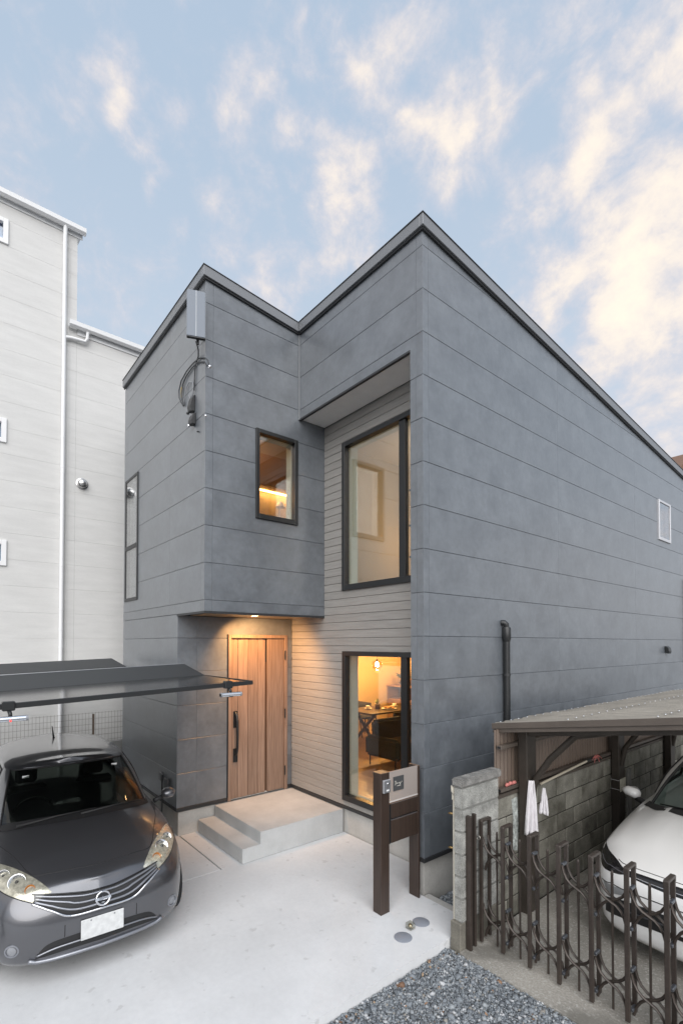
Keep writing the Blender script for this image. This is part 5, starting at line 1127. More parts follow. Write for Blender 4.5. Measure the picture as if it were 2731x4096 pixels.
def build_car(root, spec):
    V, F, Q = car_body(**spec['body'])
    # relax the seam where the bonnet meets the nose
    nb_ = {}
    for f in F:
        for a, b in zip(f, f[1:] + f[:1]): nb_.setdefault(a, set()).add(b); nb_.setdefault(b, set()).add(a)
    for _ in range(7):
        V = [V[i] if not (V[i][0] > -0.40 and V[i][2] > spec['relax']) else tuple(0.45 * V[i][c] + 0.55 * sum(V[j][c] for j in nb_[i]) / len(nb_[i]) for c in range(3)) for i in range(len(V))]
    me = MB().add(V, F)
    body = part('body', me, spec['paint'], root, smooth=True, local=True, autosmooth=50)
    bvh = BVHTree.FromPolygons([Vector(v) for v in V], F)
    G = loft_loops(spec['loops'], 0)
    V2, F2, idx = half_mesh(G)
    J, K, _ = G.shape; lat = 12; mb = MB()
    # pillars and roof sides are the painted shell; glass is set into it
    gl = spec['glass']     # list of (name, k0, k1, j0, j1, both sides)
    hole = set()
    for nm, k0, k1, j0, j1 in gl:
        for j in range(j0, j1):
            for k in range(k0, k1): hole.add((j, k))
    Fs = []; c = 0
    for j in range(J - 1):
        for k in range(K - 1):
            for sg in (1, -1):
                if (j, k) not in hole: Fs.append(F2[c])
                c += 1
    # roof skin
    V2 = list(V2); row = {}; top = J - 1
    for k in range(K):
        a = V2[idx[(top, k, 1)]]
        for m in range(lat + 1):
            q = 2 * m / lat - 1
            if k in (0, K - 1): row[(k, m)] = idx[(top, k, 1)]
            elif m == 0: row[(k, m)] = idx[(top, k, -1)]
            elif m == lat: row[(k, m)] = idx[(top, k, 1)]
            else: row[(k, m)] = len(V2); V2.append((a[0], a[1] * q, a[2] + spec['roof_crown'](a[0]) * (1 - abs(q) ** 2.4)))
    roofF = []
    for k in range(K - 1):
        for m in range(lat):
            f = []
            for q in (row[(k, m)], row[(k, m + 1)], row[(k + 1, m + 1)], row[(k + 1, m)]):
                if q not in f: f.append(q)
            if len(f) >= 3: roofF.append(tuple(f))
    part('cabin', MB().add(V2, Fs + roofF), spec['paint'], root, smooth=True, local=True, autosmooth=50)
    for nm, k0, k1, j0, j1 in gl:
        for sg in ((1,) if k0 == 0 or k1 == K - 1 else (1, -1)):
            mb = MB(); ks = list(range(k0, k1 + 1))
            if k0 == 0: cols_ = [(k, -1) for k in reversed(ks[1:])] + [(k, 1) for k in ks]
            elif k1 == K - 1: cols_ = [(k, 1) for k in ks] + [(k, -1) for k in reversed(ks[:-1])]
            else: cols_ = [(k, sg) for k in ks]
            for j in range(j0, j1 + 1):
                for k, s_ in cols_: mb.v.append((G[j, k, 0] - 0.0, G[j, k, 1] * s_ * 0.997, G[j, k, 2]))
            n = len(cols_)
            for j in range(j1 - j0):
                for i in range(n - 1): mb.f.append((j * n + i, j * n + i + 1, (j + 1) * n + i + 1, (j + 1) * n + i))
            wn = part(nm, mb, spec['cglass'], root, smooth=True, local=True)
            # black ceramic edge / rubber seal round the pane
            edge = [mb.v[i] for i in range(n)] + [mb.v[j * n + n - 1] for j in range(1, j1 - j0 + 1)] + [mb.v[(j1 - j0) * n + i] for i in range(n - 2, -1, -1)] + [mb.v[j * n] for j in range(j1 - j0 - 1, -1, -1)]
            part('seal', MB().tube(edge, spec.get('seal', 0.010), 6, cap=False), M_BLKP, wn, local=True)
    # dark interior: floor tub, dash, seats, wheel
    it = spec['interior']
    part('dashboard', MB().hexa([(it['f'] + 0.05, -0.62, it['z'] - 0.25), (it['f'] + 0.05, 0.62, it['z'] - 0.25), (it['f'] - 0.55, 0.62, it['z'] - 0.25), (it['f'] - 0.55, -0.62, it['z'] - 0.25)],
         [(it['f'] + 0.0, -0.58, it['z'] - 0.03), (it['f'] + 0.0, 0.58, it['z'] - 0.03), (it['f'] - 0.5, 0.62, it['z'] + 0.02), (it['f'] - 0.5, -0.62, it['z'] + 0.02)]), mat('dash_black', (0.012, 0.012, 0.012), 0.7), root, local=True)
    for sg in (1, -1):
        st_ = part('seat', MB().hexa([(it['f'] - 1.2, sg * 0.36 - 0.23, 0.5), (it['f'] - 1.05, sg * 0.36 - 0.23, 0.5), (it['f'] - 1.05, sg * 0.36 + 0.23, 0.5), (it['f'] - 1.2, sg * 0.36 + 0.23, 0.5)],
             [(it['f'] - 1.38, sg * 0.36 - 0.20, 1.12), (it['f'] - 1.28, sg * 0.36 - 0.20, 1.12), (it['f'] - 1.28, sg * 0.36 + 0.20, 1.12), (it['f'] - 1.38, sg * 0.36 + 0.20, 1.12)]), mat('seat_dark', (0.02, 0.02, 0.02), 0.9), root, bevel=0.03, local=True)
        part('headrest', B(it['f'] - 1.42, it['f'] - 1.33, sg * 0.36 - 0.11, sg * 0.36 + 0.11, 1.14, 1.32), MATS['seat_dark'], st_, bevel=0.03, local=True)
    sw = it['drv'] * 0.36
    part('steering_wheel', MB().tube([(it['f'] - 0.55 + 0.05 * math.sin(a * math.pi / 10), sw + 0.18 * math.cos(a * math.pi / 10), it['z'] + 0.02 + 0.17 * math.sin(a * math.pi / 10)) for a in range(21)], 0.014, 6, cap=False), mat('wheel_black', (0.03, 0.03, 0.03), 0.5), root, smooth=True, local=True)
    part('underbody', B(spec['tail'] + 0.25, -0.35, -0.72, 0.72, 0.17, 0.6), M_BLKP, root, local=True)
    for f in spec['axles']:
        for sg in (1, -1):
            pt_ = bvh.find_nearest(Vector((f, sg * 1.0, 0.35)))[0]
            wheel(root, f, pt_.y - sg * 0.075, side=sg)
            part('wheel_arch', MB().lathe([(0.355, -0.02), (0.355, 0.012), (0.335, 0.016), (0.30, 0.0), (0.30, -0.06)], (f, pt_.y + (0.0 if sg > 0 else -0.0), 0.32), 28, 'Y', cap=False), M_BLKP, root, smooth=True, local=True)
            part('arch_well', MB().lathe([(0.352, -0.004), (0.352, 0.004), (0.0, 0.004)], (f, pt_.y, 0.32), 28, 'Y', cap=False), M_BLKP, root, local=True)
    return body, bvh, G

# ---- dark grey hatchback (nose towards +x of its own frame)
note = thing('dark_hatchback', 'dark grey metallic hatchback parked nose-out under the charcoal carport', 'car', (-0.855, -2.825, 0), -0.034)
note.scale = (0.925, 0.925, 0.925)
M_NOTE = mat('gunmetal_paint', (0.130, 0.132, 0.143), 0.32, metal=0.78, coat=1.0, coat_rough=0.03, spec=0.5)
plan = [(0.0, 0.0, 0.745), (-0.02, 0.28, 0.750), (-0.075, 0.52, 0.765), (-0.20, 0.70, 0.79), (-0.44, 0.80, 0.85), (-0.85, 0.835, 0.94), (-1.4, 0.845, 0.99), (-2.2, 0.845, 1.01), (-3.0, 0.84, 1.03), (-3.6, 0.80, 1.05), (-3.95, 0.62, 1.04), (-4.08, 0.3, 1.02), (-4.10, 0.0, 1.02)]
uf = [0.0, 0.05, 0.14, 0.26, 0.42, 0.58, 0.72, 0.84, 0.93, 1.0]; of = [-0.14, -0.05, 0.0, 0.010, 0.022, 0.030, 0.022, 0.0, -0.030, -0.075]
us = [0.0, 0.04, 0.12, 0.26, 0.42, 0.58, 0.72, 0.84, 0.93, 1.0]; os_ = [-0.12, -0.06, -0.02, 0.0, 0.006, 0.008, 0.004, -0.008, -0.03, -0.075]
def crown_note(f, q):
    h = 0.0
    if f > -1.0: h = 0.155 * (min(1, -f / 0.9) ** 0.62)
    else: h = 0.155 - 0.08 * min(1, (-f - 1.0) / 0.6)
    return h * (1 - q ** 2.6)
base = [(-0.86, 0, 1.06), (-0.89, 0.30, 1.045), (-0.99, 0.56, 1.0), (-1.16, 0.715, 0.965), (-1.7, 0.765, 0.985), (-2.5, 0.77, 1.01), (-3.3, 0.74, 1.03), (-3.75, 0.60, 1.04), (-3.92, 0.3, 1.05), (-3.95, 0, 1.05)]
midl = [(-1.24, 0, 1.30), (-1.27, 0.27, 1.295), (-1.36, 0.50, 1.275), (-1.50, 0.645, 1.255), (-1.9, 0.70, 1.28), (-2.5, 0.71, 1.29), (-3.2, 0.68, 1.28), (-3.55, 0.56, 1.27), (-3.72, 0.28, 1.27), (-3.76, 0, 1.27)]
topl = [(-1.60, 0, 1.475), (-1.63, 0.24, 1.472), (-1.71, 0.44, 1.462), (-1.84, 0.575, 1.455), (-2.1, 0.60, 1.475), (-2.6, 0.605, 1.48), (-3.15, 0.58, 1.465), (-3.4, 0.48, 1.455), (-3.52, 0.24, 1.45), (-3.55, 0, 1.45)]
spec = dict(body=dict(plan=plan, zb=0.17, uf=uf, of=of, us=us, os_=os_, ur=us, orr=os_, front_t=2.2, side_t=4.2, rear_t=9.0, crown=crown_note),
            loops=[base, midl, topl], roof_crown=lambda f: 0.055, paint=M_NOTE, cglass=M_CGLS,
            glass=[('windscreen', 0, 12, 1, 11), ('side_window', 16, 22, 2, 10), ('side_window', 23, 29, 2, 10), ('rear_window', 33, 40, 2, 10)],
            interior=dict(f=-0.95, z=1.0, drv=-1), tail=-4.1, axles=(-0.80, -3.38), relax=0.66)
nb, NBVH, NG = build_car(note, spec)

def mirror_s(c): return [(f, -s_, z) for f, s_, z in c]
def sym(c): return mirror_s(c[::-1]) + ([] if c[0][1] else [])+ c if c[0][1] else mirror_s(c[:0:-1]) + c
def line_on(bvh, pts, off, r, name, m, parent, seg=24, n=6):
    a = np.array(pts, float); P = []
    for t in range(seg + 1):
        p = Vector(crspl(a, t * (len(a) - 1) / seg)); loc, nor, _, _ = bvh.find_nearest(p)
        if nor.dot(loc - Vector((min(loc.x, -0.35) if loc.x > -1 else loc.x, 0, 0.45))) < 0: nor = -nor
        P.append(loc + nor * off)
    return part(name, MB().tube(P, r, n), m, parent, smooth=True, local=True)
M_LAMPB = mat('lamp_reflector', (0.62, 0.60, 0.54), 0.25, metal=0.55, var=0.35, vscale=30, space='object')
M_LENS = glass_mat('lamp_lens_glass', (0.96, 0.96, 0.92), 1.5, 0.02, 0.03)
M_AMBER = mat('amber_lens', (0.45, 0.16, 0.03), 0.2)
def text_mesh(body, size, m):
    cu = bpy.data.curves.new('lettering', 'FONT'); cu.body = body; cu.size = size; cu.align_x = 'CENTER'; cu.align_y = 'CENTER'; cu.extrude = 0.0006
    o = bpy.data.objects.new('lettering', cu); C.objects.link(o); dg = bpy.context.evaluated_depsgraph_get()
    me = bpy.data.meshes.new_from_object(o.evaluated_get(dg)); bpy.data.objects.remove(o); me.materials.clear(); me.materials.append(m); return me
# headlights
hin = [(-0.10, 0.36, 0.748), (-0.17, 0.41, 0.80), (-0.27, 0.475, 0.84), (-0.39, 0.56, 0.877), (-0.52, 0.655, 0.90), (-0.655, 0.748, 0.907)]
hout = [(-0.07, 0.46, 0.69), (-0.125, 0.555, 0.727), (-0.22, 0.655, 0.765), (-0.337, 0.722, 0.792), (-0.47, 0.762, 0.826), (-0.64, 0.772, 0.885)]
for sg in (1, -1):
    a, b = (hin, hout) if sg > 0 else (mirror_s(hin), mirror_s(hout))
    h_ = part('headlight', conform(NBVH, a, b, 8, 0.003, seg=16), M_LAMPB, note, smooth=True, local=True)
    for f, s_, z, r_, mm in ((-0.30, 0.585, 0.815, 0.062, M_CHROME), (-0.42, 0.672, 0.845, 0.045, M_CHROME), (-0.19, 0.500, 0.765, 0.036, M_AMBER)):
        loc, nor, _, _ = NBVH.find_nearest(Vector((f, sg * s_, z))); nor = nor if nor.x + nor.z > 0 else -nor
        q = Vector((0, 0, 1)).rotation_difference((nor + Vector((0.8, 0, 0.1))).normalized())
        mb = MB().lathe([(0.0, -0.022), (r_ * 0.3, -0.018), (r_ * 0.75, -0.004), (r_, 0.012), (r_ * 1.06, 0.012), (r_ * 1.06, 0.0)], (0, 0, 0), 18, cap=False)
        mb.v = [tuple(loc + q @ Vector(v) - nor * 0.004) for v in mb.v]
        part('reflector' if mm is M_CHROME else 'indicator', mb, mm, h_, smooth=True, local=True)
        if mm is M_CHROME:
            mb = MB().lathe([(0.0, 0.014), (r_ * 0.22, 0.010), (r_ * 0.28, -0.01)], (0, 0, 0), 12, cap=False); mb.v = [tuple(loc + q @ Vector(v)) for v in mb.v]
            part('bulb', mb, mat('lamp_bulb', (0.12, 0.12, 0.12), 0.2, metal=0.5), h_, smooth=True, local=True)
    part('lens', conform(NBVH, a, b, 8, 0.020, seg=16), M_LENS, h_, smooth=True, local=True)
    line_on(NBVH, b, 0.004, 0.0035, 'lamp_seam', M_BLKP, h_)
# grille with bars, chrome edge and badge
gt = [(-0.03, 0.0, 0.700), (-0.036, 0.12, 0.703), (-0.075, 0.33, 0.732), (-0.13, 0.495, 0.757)]
gb = [(0.024, 0.0, 0.560), (0.012, 0.235, 0.564), (-0.020, 0.37, 0.632), (-0.085, 0.500, 0.700)]
gr = part('grille', conform(NBVH, sym(gt), sym(gb), 6, 0.004, seg=30), M_BLKP, note, smooth=True, local=True)
M_BAR = mat('grille_bar', (0.30, 0.31, 0.34), 0.3, metal=0.7)
for u, r_ in ((0.18, 0.010), (0.46, 0.010), (0.74, 0.010)):
    c_ = [tuple(Vector(x).lerp(Vector(y), u)) for x, y in zip(gt, gb)]
    c_[3] = tuple(Vector(c_[3]).lerp(Vector(c_[2]), 0.10 + 0.05 * u)); line_on(NBVH, sym(c_), 0.010, r_, 'grille_bar', M_BAR, gr, 30)
line_on(NBVH, sym(gb), 0.010, 0.010, 'chrome_strip', M_CHROME, gr, 40); line_on(NBVH, sym(gt), 0.006, 0.006, 'grille_edge', M_BLKG, gr, 40)
bloc, bnor, _, _ = NBVH.find_nearest(Vector((0.02, 0, 0.635))); bnor = bnor if bnor.x > 0 else -bnor
bq = Vector((0, 0, 1)).rotation_difference(bnor)
bm_ = bq.to_matrix().to_4x4(); bc = bloc + bnor * 0.024
bz_ = bnor; by_ = Vector((0, 1, 0)); bx_ = by_.cross(bz_).normalized()
def badge(pts): return [tuple(bc + by_ * p[0] + (-bx_) * p[1] * 1.0 + bz_ * p[2]) for p in pts]
mb = MB().tube([(0.052 * math.cos(k * math.pi / 16), 0.052 * math.sin(k * math.pi / 16), 0) for k in range(33)], 0.0085, 8, cap=False); mb.v = badge(mb.v)
bd_ = part('badge', mb, M_CHROME, gr, smooth=True, local=True)
mb = MB().lathe([(0.0, -0.012), (0.048, -0.012), (0.048, -0.006), (0.0, -0.006)], (0, 0, 0), 24, cap=False); mb.v = badge(mb.v); part('badge_ground', mb, M_BLKG, gr, local=True)
mb = MB().box(-0.062, 0.062, -0.012, 0.012, -0.005, 0.009); mb.v = badge(mb.v); part('badge_bar', mb, M_CHROME, gr, bevel=0.002, local=True)
lt = text_mesh('NISSAN', 0.021, M_BLKP); 
for v in lt.vertices: v.co = bc + by_ * v.co.x + (-bx_) * v.co.y + bz_ * (0.0105 + v.co.z)
link('lettering', lt, gr, (0, 0, 0))
# lower intake, lip, fogs, seams, plate
it_ = [(0.021, 0.0, 0.408), (0.0, 0.27, 0.395), (-0.022, 0.39, 0.372), (-0.045, 0.445, 0.325)]; ib_ = [(0.0, 0.0, 0.285), (-0.010, 0.225, 0.285), (-0.030, 0.35, 0.278), (-0.060, 0.478, 0.268)]
ink = part('lower_intake', conform(NBVH, sym(it_), sym(ib_), 5, 0.004, seg=30), M_BLKP, note, smooth=True, local=True)
line_on(NBVH, sym([tuple(Vector(x).lerp(Vector(y), 0.52)) for x, y in zip(it_, ib_)]), 0.008, 0.007, 'intake_bar', M_BAR, ink, 30)
line_on(NBVH, sym([(-0.01, 0.0, 0.248), (-0.02, 0.22, 0.246), (-0.045, 0.36, 0.243), (-0.075, 0.515, 0.262)]), 0.008, 0.016, 'lip', M_BAR, ink, 36)
for sg in (1, -1):
    line_on(NBVH, [(0.01, sg * 0.277, 0.50), (0.0, sg * 0.277, 0.40)], 0.001, 0.003, 'bumper_seam', M_BLKP, ink, 6)
    loc, nor, _, _ = NBVH.find_nearest(Vector((-0.112, sg * 0.628, 0.36))); nor = nor if nor.x > 0 else -nor
    q = Vector((0, 0, 1)).rotation_difference((nor + Vector((0.5, 0, 0))).normalized())
    mb = MB().lathe([(0.052, -0.01), (0.052, 0.008), (0.042, 0.010), (0.040, 0.002)], (0, 0, 0), 20, cap=False); mb.v = [tuple(loc + q @ Vector(v)) for v in mb.v]
    fg = part('fog_light', mb, M_BAR, note, smooth=True, autosmooth=40, local=True)
    mb = MB().lathe([(0.040, 0.001), (0.025, 0.006), (0.0, 0.008)], (0, 0, 0), 18, cap=False); mb.v = [tuple(loc + q @ Vector(v)) for v in mb.v]; part('fog_lens', mb, mat('fog_glass', (0.30, 0.31, 0.33), 0.1, metal=0.4), fg, smooth=True, local=True)
pl_ = part('number_plate', MB().hexa([(0.030, -0.165, 0.340), (0.038, -0.165, 0.340), (0.038, 0.165, 0.340), (0.030, 0.165, 0.340)], [(0.030, -0.165, 0.505), (0.038, -0.165, 0.505), (0.038, 0.165, 0.505), (0.030, 0.165, 0.505)]), mat('plate_white', (0.60, 0.61, 0.61), 0.45, fine=0.12, fscale=22), note, bevel=0.004, local=True)
for sg in (-1, 1): part('bolt', MB().lathe([(0.007, 0.0385), (0.006, 0.041)], (0, sg * 0.09, 0.487), 8, 'X'), M_BAR, pl_, local=True)
hl_ = [(-0.205, 0.0, 0.840), (-0.225, 0.23, 0.846), (-0.25, 0.36, 0.848), (-0.275, 0.455, 0.842), (-0.36, 0.515, 0.868), (-0.56, 0.59, 0.93), (-0.81, 0.68, 0.968), (-1.02, 0.72, 1.0)]
line_on(NBVH, sym(hl_), 0.0005, 0.0035, 'bonnet_seam', M_BLKP, nb, 70)
# cowl panel and wipers
cw_a = sym([(-0.80, 0.0, 1.07), (-0.835, 0.30, 1.065), (-0.96, 0.56, 1.03), (-1.13, 0.70, 1.0)])
cw_b = [tuple(Vector((x - 0.13, y * 1.0, z + 0.012))) for x, y, z in cw_a]
n_ = 30; A_c = np.array(cw_a); B_c = np.array(cw_b); vs = []
for t in range(n_ + 1):
    p = Vector(crspl(A_c, t * (len(A_c) - 1) / n_)); q = Vector(crspl(B_c, t * (len(B_c) - 1) / n_)); lp = NBVH.find_nearest(p)[0]; vs += [lp + Vector((0, 0, 0.004)), q + Vector((0, 0, 0.03))]
part('cowl', MB().add(vs, [(2 * i, 2 * i + 2, 2 * i + 3, 2 * i + 1) for i in range(n_)]), M_BLKP, note, smooth=True, local=True)
for p0_, p1_ in (((-0.93, -0.55, 1.075), (-0.90, 0.12, 1.125)), ((-0.88, -0.02, 1.10), (-1.02, 0.62, 1.085))):
    part('wiper', MB().tube([p0_, tuple((Vector(p0_) + Vector(p1_)) / 2 + Vector((0.01, 0, 0.014))), p1_], [0.014, 0.010, 0.006], 6), M_BLKP, note, smooth=True, local=True)
for sg in (1, -1):
    mm_ = part('door_mirror', MB().tube([(-1.30, sg * 0.90, 1.02), (-1.29, sg * 0.94, 1.025), (-1.29, sg * 1.00, 1.03), (-1.31, sg * 1.03, 1.03)], [0.045, 0.080, 0.078, 0.040], 12, flat=0.75), M_NOTE, note, smooth=True, local=True)
    part('stalk', MB().tube([(-1.26, sg * 0.80, 0.97), (-1.29, sg * 0.91, 1.0)], [0.028, 0.022], 8), M_BLKP, mm_, smooth=True, local=True)
    part('mirror_glass', MB().tube([(-1.345, sg * 0.965, 1.028), (-1.352, sg * 0.965, 1.028)], 0.06, 14, flat=0.75), M_CHROME, mm_, local=True)
    for z, w_ in ((0.62, 0.004), (0.93, 0.003)): line_on(NBVH, [(-1.0, sg * 0.9, z), (-2.0, sg * 0.9, z + 0.02), (-3.3, sg * 0.9, z + 0.03)], 0.0005, w_, 'door_seam', M_BLKP, nb, 20)
    tl_ = conform(NBVH, [(-3.75, sg * 0.76, 0.98), (-3.95, sg * 0.62, 0.98), (-4.04, sg * 0.45, 0.97)], [(-3.72, sg * 0.78, 0.78), (-3.96, sg * 0.64, 0.78), (-4.06, sg * 0.47, 0.78)], 5, 0.006, seg=8)
    part('tail_light', tl_, mat('tail_red', (0.35, 0.02, 0.02), 0.2), note, smooth=True, local=True)
part('roof_antenna', MB().tube([(-2.95, 0, 1.505), (-2.99, 0, 1.53), (-3.15, 0, 1.66)], [0.026, 0.012, 0.004], 8), M_BLKP, note, smooth=True, local=True)
line_on(BVHTree.FromPolygons([Vector((NG[j, k, 0], NG[j, k, 1] * s_, NG[j, k, 2])) for s_ in (1, -1) for j in range(NG.shape[0]) for k in range(NG.shape[1])], [(s_ * NG.shape[0] * NG.shape[1] + j * NG.shape[1] + k, s_ * NG.shape[0] * NG.shape[1] + j * NG.shape[1] + k + 1, s_ * NG.shape[0] * NG.shape[1] + (j + 1) * NG.shape[1] + k + 1, s_ * NG.shape[0] * NG.shape[1] + (j + 1) * NG.shape[1] + k) for s_ in (0, 1) for j in range(NG.shape[0] - 1) for k in range(NG.shape[1] - 1)]),
        sym([(-1.575, 0.0, 1.462), (-1.60, 0.24, 1.458), (-1.68, 0.44, 1.448)]), 0.002, 0.005, 'roof_moulding', M_BAR, note, 20)
part('sticker', B(-1.545, -1.540, 0.40, 0.46, 1.385, 1.405), MATS['white_mark'], note, local=True); part('sticker', B(-1.545, -1.540, -0.46, -0.40, 1.375, 1.40), MATS['white_mark'], note, local=True)

# ---- white car in the neighbour's carport (nose towards the street)
wc = thing('white_car', 'white hatchback with black grille parked behind the bronze gate', 'car', (2.155, 0.60, GZ), -math.pi / 2)
M_WPAINT = mat('white_paint', (0.80, 0.80, 0.79), 0.35, coat=1.0, coat_rough=0.04)
plan = [(0.0, 0.0, 0.70), (-0.02, 0.28, 0.702), (-0.06, 0.53, 0.71), (-0.16, 0.725, 0.735), (-0.40, 0.85, 0.79), (-0.80, 0.875, 0.88), (-1.4, 0.89, 0.95), (-2.2, 0.895, 0.98), (-3.0, 0.89, 1.0), (-3.7, 0.85, 1.02), (-4.1, 0.68, 1.02), (-4.26, 0.3, 1.0), (-4.28, 0.0, 1.0)]
uf2 = [0.0, 0.05, 0.14, 0.26, 0.42, 0.58, 0.72, 0.84, 0.93, 1.0]; of2 = [-0.12, -0.02, 0.01, 0.004, 0.010, 0.022, 0.024, 0.010, -0.010, -0.045]
def crown_w(f, q):
    h = 0.11 * (min(1, -f / 0.9) ** 0.7) if f > -1.0 else 0.11 - 0.06 * min(1, (-f - 1.0) / 0.6)
    bump = (0.026 * max(0, 1 - abs(q - 0.60) / 0.12) + 0.020 * max(0, 1 - abs(q - 0.84) / 0.10)) * min(1, max(0, (-f - 0.15) / 0.3)) * (1 if f > -1.2 else 0)
    return h * (1 - q ** 2.8) + bump
base = [(-1.02, 0, 1.00), (-1.05, 0.34, 0.985), (-1.15, 0.62, 0.945), (-1.32, 0.76, 0.92), (-1.8, 0.81, 0.95), (-2.6, 0.82, 0.98), (-3.4, 0.79, 1.0), (-3.9, 0.64, 1.01), (-4.05, 0.3, 1.02), (-4.08, 0, 1.02)]
midl = [(-1.45, 0, 1.23), (-1.48, 0.30, 1.225), (-1.57, 0.54, 1.20), (-1.70, 0.685, 1.19), (-2.0, 0.735, 1.22), (-2.6, 0.745, 1.24), (-3.3, 0.71, 1.22), (-3.65, 0.58, 1.22), (-3.85, 0.28, 1.22), (-3.88, 0, 1.22)]
topl = [(-1.90, 0, 1.42), (-1.93, 0.26, 1.418), (-2.0, 0.46, 1.405), (-2.12, 0.59, 1.40), (-2.35, 0.62, 1.42), (-2.8, 0.62, 1.42), (-3.25, 0.59, 1.40), (-3.5, 0.48, 1.39), (-3.62, 0.24, 1.39), (-3.65, 0, 1.39)]
spec = dict(body=dict(plan=plan, zb=0.15, uf=uf2, of=of2, us=us, os_=os_, ur=us, orr=os_, front_t=2.2, side_t=4.2, rear_t=9.0, crown=crown_w),
            loops=[base, midl, topl], roof_crown=lambda f: 0.045, paint=M_WPAINT, cglass=M_CGLS2,
            glass=[('windscreen', 0, 12, 1, 11), ('side_window', 16, 22, 2, 10), ('side_window', 23, 29, 2, 10), ('rear_window', 33, 40, 2, 10)],
            interior=dict(f=-1.12, z=0.95, drv=1), tail=-4.28, axles=(-0.85, -3.48), relax=0.62, seal=0.014)
wb_, WBVH, WG = build_car(wc, spec)

wht = [(-0.60, 0.868, 0.80), (-0.40, 0.800, 0.755), (-0.28, 0.70, 0.735), (-0.20, 0.625, 0.725), (-0.145, 0.565, 0.702), (-0.12, 0.53, 0.690)]
whb = [(-0.56, 0.885, 0.735), (-0.34, 0.835, 0.655), (-0.19, 0.735, 0.630), (-0.13, 0.645, 0.636), (-0.10, 0.57, 0.650), (-0.095, 0.53, 0.662)]
for sg in (1, -1):
    a, b = (wht, whb) if sg > 0 else (mirror_s(wht), mirror_s(whb))
    h_ = part('headlight', conform(WBVH, a, b, 6, 0.004, seg=18), M_BLKG, wc, smooth=True, local=True)
    line_on(WBVH, [tuple(Vector(p).lerp(Vector(q), 0.62)) for p, q in zip(a, b)][1:], 0.006, 0.005, 'light_guide', mat('guide_grey', (0.10, 0.10, 0.11), 0.2), h_, 16)
    line_on(WBVH, a, 0.003, 0.004, 'lamp_seam', M_BLKP, h_, 18)
    cp_ = conform(WBVH, [(-0.14, sg * 0.70, 0.545), (-0.05, sg * 0.53, 0.560), (-0.02, sg * 0.42, 0.566)], [(-0.12, sg * 0.66, 0.47), (-0.05, sg * 0.53, 0.51), (-0.02, sg * 0.42, 0.535)], 4, 0.004, seg=10)
    part('bumper_corner', cp_, mat('satin_grey', (0.34, 0.35, 0.36), 0.4, metal=0.3), wc, smooth=True, local=True)
    mm_ = part('door_mirror', MB().tube([(-1.60, sg * 0.92, 0.955), (-1.585, sg * 0.955, 0.965), (-1.58, sg * 1.04, 0.985), (-1.60, sg * 1.09, 0.985)], [0.04, 0.070, 0.066, 0.035], 12, flat=0.8), M_WPAINT, wc, smooth=True, local=True)
    part('stalk', MB().tube([(-1.52, sg * 0.84, 0.90), (-1.58, sg * 0.95, 0.92)], [0.03, 0.03], 8), M_BLKP, mm_, smooth=True, local=True)
    part('mirror_glass', MB().tube([(-1.645, sg * 1.0, 0.975), (-1.652, sg * 1.0, 0.975)], 0.065, 14, flat=0.8), M_CHROME, mm_, local=True)
    part('tail_light', conform(WBVH, [(-3.9, sg * 0.80, 0.95), (-4.12, sg * 0.65, 0.95), (-4.2, sg * 0.45, 0.95)], [(-3.88, sg * 0.82, 0.80), (-4.12, sg * 0.66, 0.80), (-4.22, sg * 0.46, 0.80)], 4, 0.006, seg=8), MATS['tail_red'], wc, smooth=True, local=True)
wg = part('grille', conform(WBVH, sym([(-0.075, 0.0, 0.716), (-0.085, 0.25, 0.712), (-0.118, 0.50, 0.700)]), sym([(-0.03, 0.0, 0.655), (-0.037, 0.25, 0.658), (-0.085, 0.50, 0.664)]), 4, 0.005, seg=26), M_BLKG, wc, smooth=True, local=True)
line_on(WBVH, sym([(-0.045, 0.0, 0.676), (-0.05, 0.25, 0.677), (-0.085, 0.47, 0.676)]), 0.008, 0.005, 'chrome_line', M_CHROME, wg, 26)
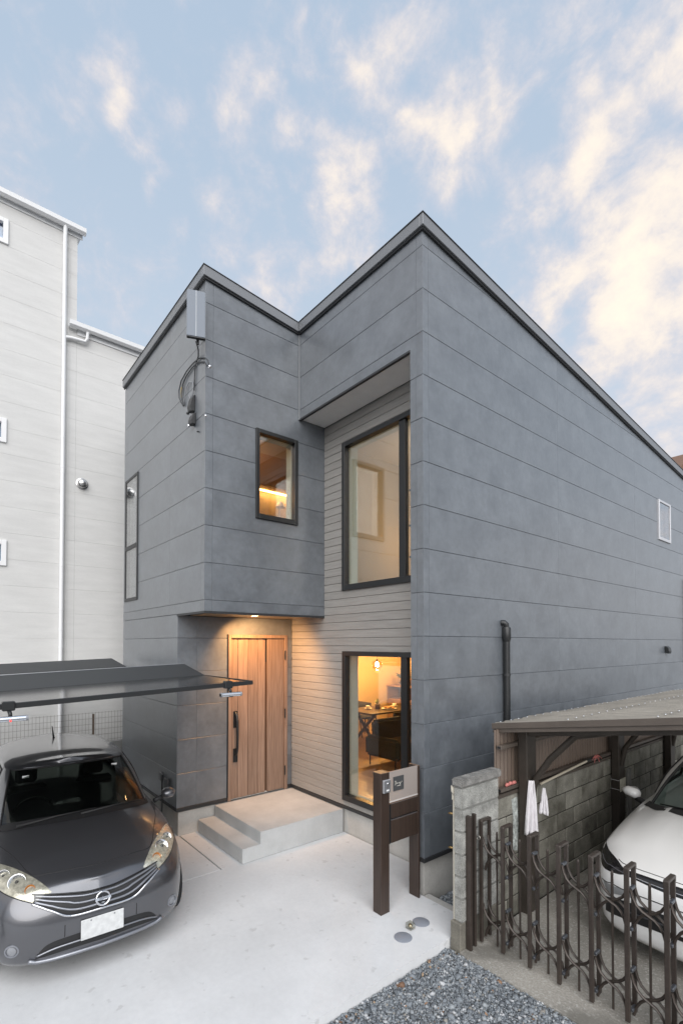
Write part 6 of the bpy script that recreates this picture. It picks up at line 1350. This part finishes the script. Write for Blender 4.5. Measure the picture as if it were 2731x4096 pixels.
wi = part('lower_intake', conform(WBVH, sym([(0.01, 0.0, 0.50), (0.0, 0.25, 0.50), (-0.05, 0.52, 0.475), (-0.13, 0.68, 0.42)]), sym([(0.0, 0.0, 0.345), (-0.01, 0.25, 0.34), (-0.06, 0.52, 0.315), (-0.15, 0.69, 0.285)]), 5, 0.005, seg=34), M_BLKP, wc, smooth=True, local=True)
line_on(WBVH, sym([(0.01, 0.0, 0.42), (0.0, 0.25, 0.42), (-0.05, 0.50, 0.40)]), 0.010, 0.006, 'intake_bar', mat('dark_bar', (0.05, 0.05, 0.055), 0.3), wi, 26)
line_on(WBVH, sym([(0.01, 0.0, 0.575), (0.0, 0.25, 0.574), (-0.05, 0.50, 0.562), (-0.16, 0.71, 0.55)]), 0.001, 0.004, 'bumper_seam', M_BLKP, wb_, 34)
line_on(WBVH, sym([(-0.11, 0.0, 0.735), (-0.125, 0.30, 0.732), (-0.16, 0.53, 0.722), (-0.215, 0.615, 0.727)]), 0.0005, 0.0035, 'bonnet_seam', M_BLKP, wb_, 60)
part('number_plate', MB().hexa([(0.030, -0.165, 0.395), (0.036, -0.165, 0.395), (0.036, 0.165, 0.395), (0.030, 0.165, 0.395)], [(0.030, -0.165, 0.56), (0.036, -0.165, 0.56), (0.036, 0.165, 0.56), (0.030, 0.165, 0.56)]), MATS['plate_white'], wc, bevel=0.004, local=True)
cwa = sym([(-0.97, 0.0, 0.99), (-1.0, 0.34, 0.98), (-1.10, 0.62, 0.94), (-1.27, 0.765, 0.915)]); A_c = np.array(cwa); vs = []
for t in range(31):
    p = Vector(crspl(A_c, t * (len(A_c) - 1) / 30)); lp = WBVH.find_nearest(p)[0]; vs += [lp + Vector((0, 0, 0.004)), Vector((p.x - 0.14, p.y, p.z + 0.055))]
part('cowl', MB().add(vs, [(2 * i, 2 * i + 2, 2 * i + 3, 2 * i + 1) for i in range(30)]), M_BLKP, wc, smooth=True, local=True)
for p0_, p1_ in (((-1.10, 0.55, 1.015), (-1.09, -0.10, 1.07)), ((-1.06, 0.02, 1.04), (-1.20, -0.60, 1.02))):
    part('wiper', MB().tube([p0_, tuple((Vector(p0_) + Vector(p1_)) / 2 + Vector((0.01, 0, 0.014))), p1_], [0.014, 0.010, 0.006], 6), M_BLKP, wc, smooth=True, local=True)
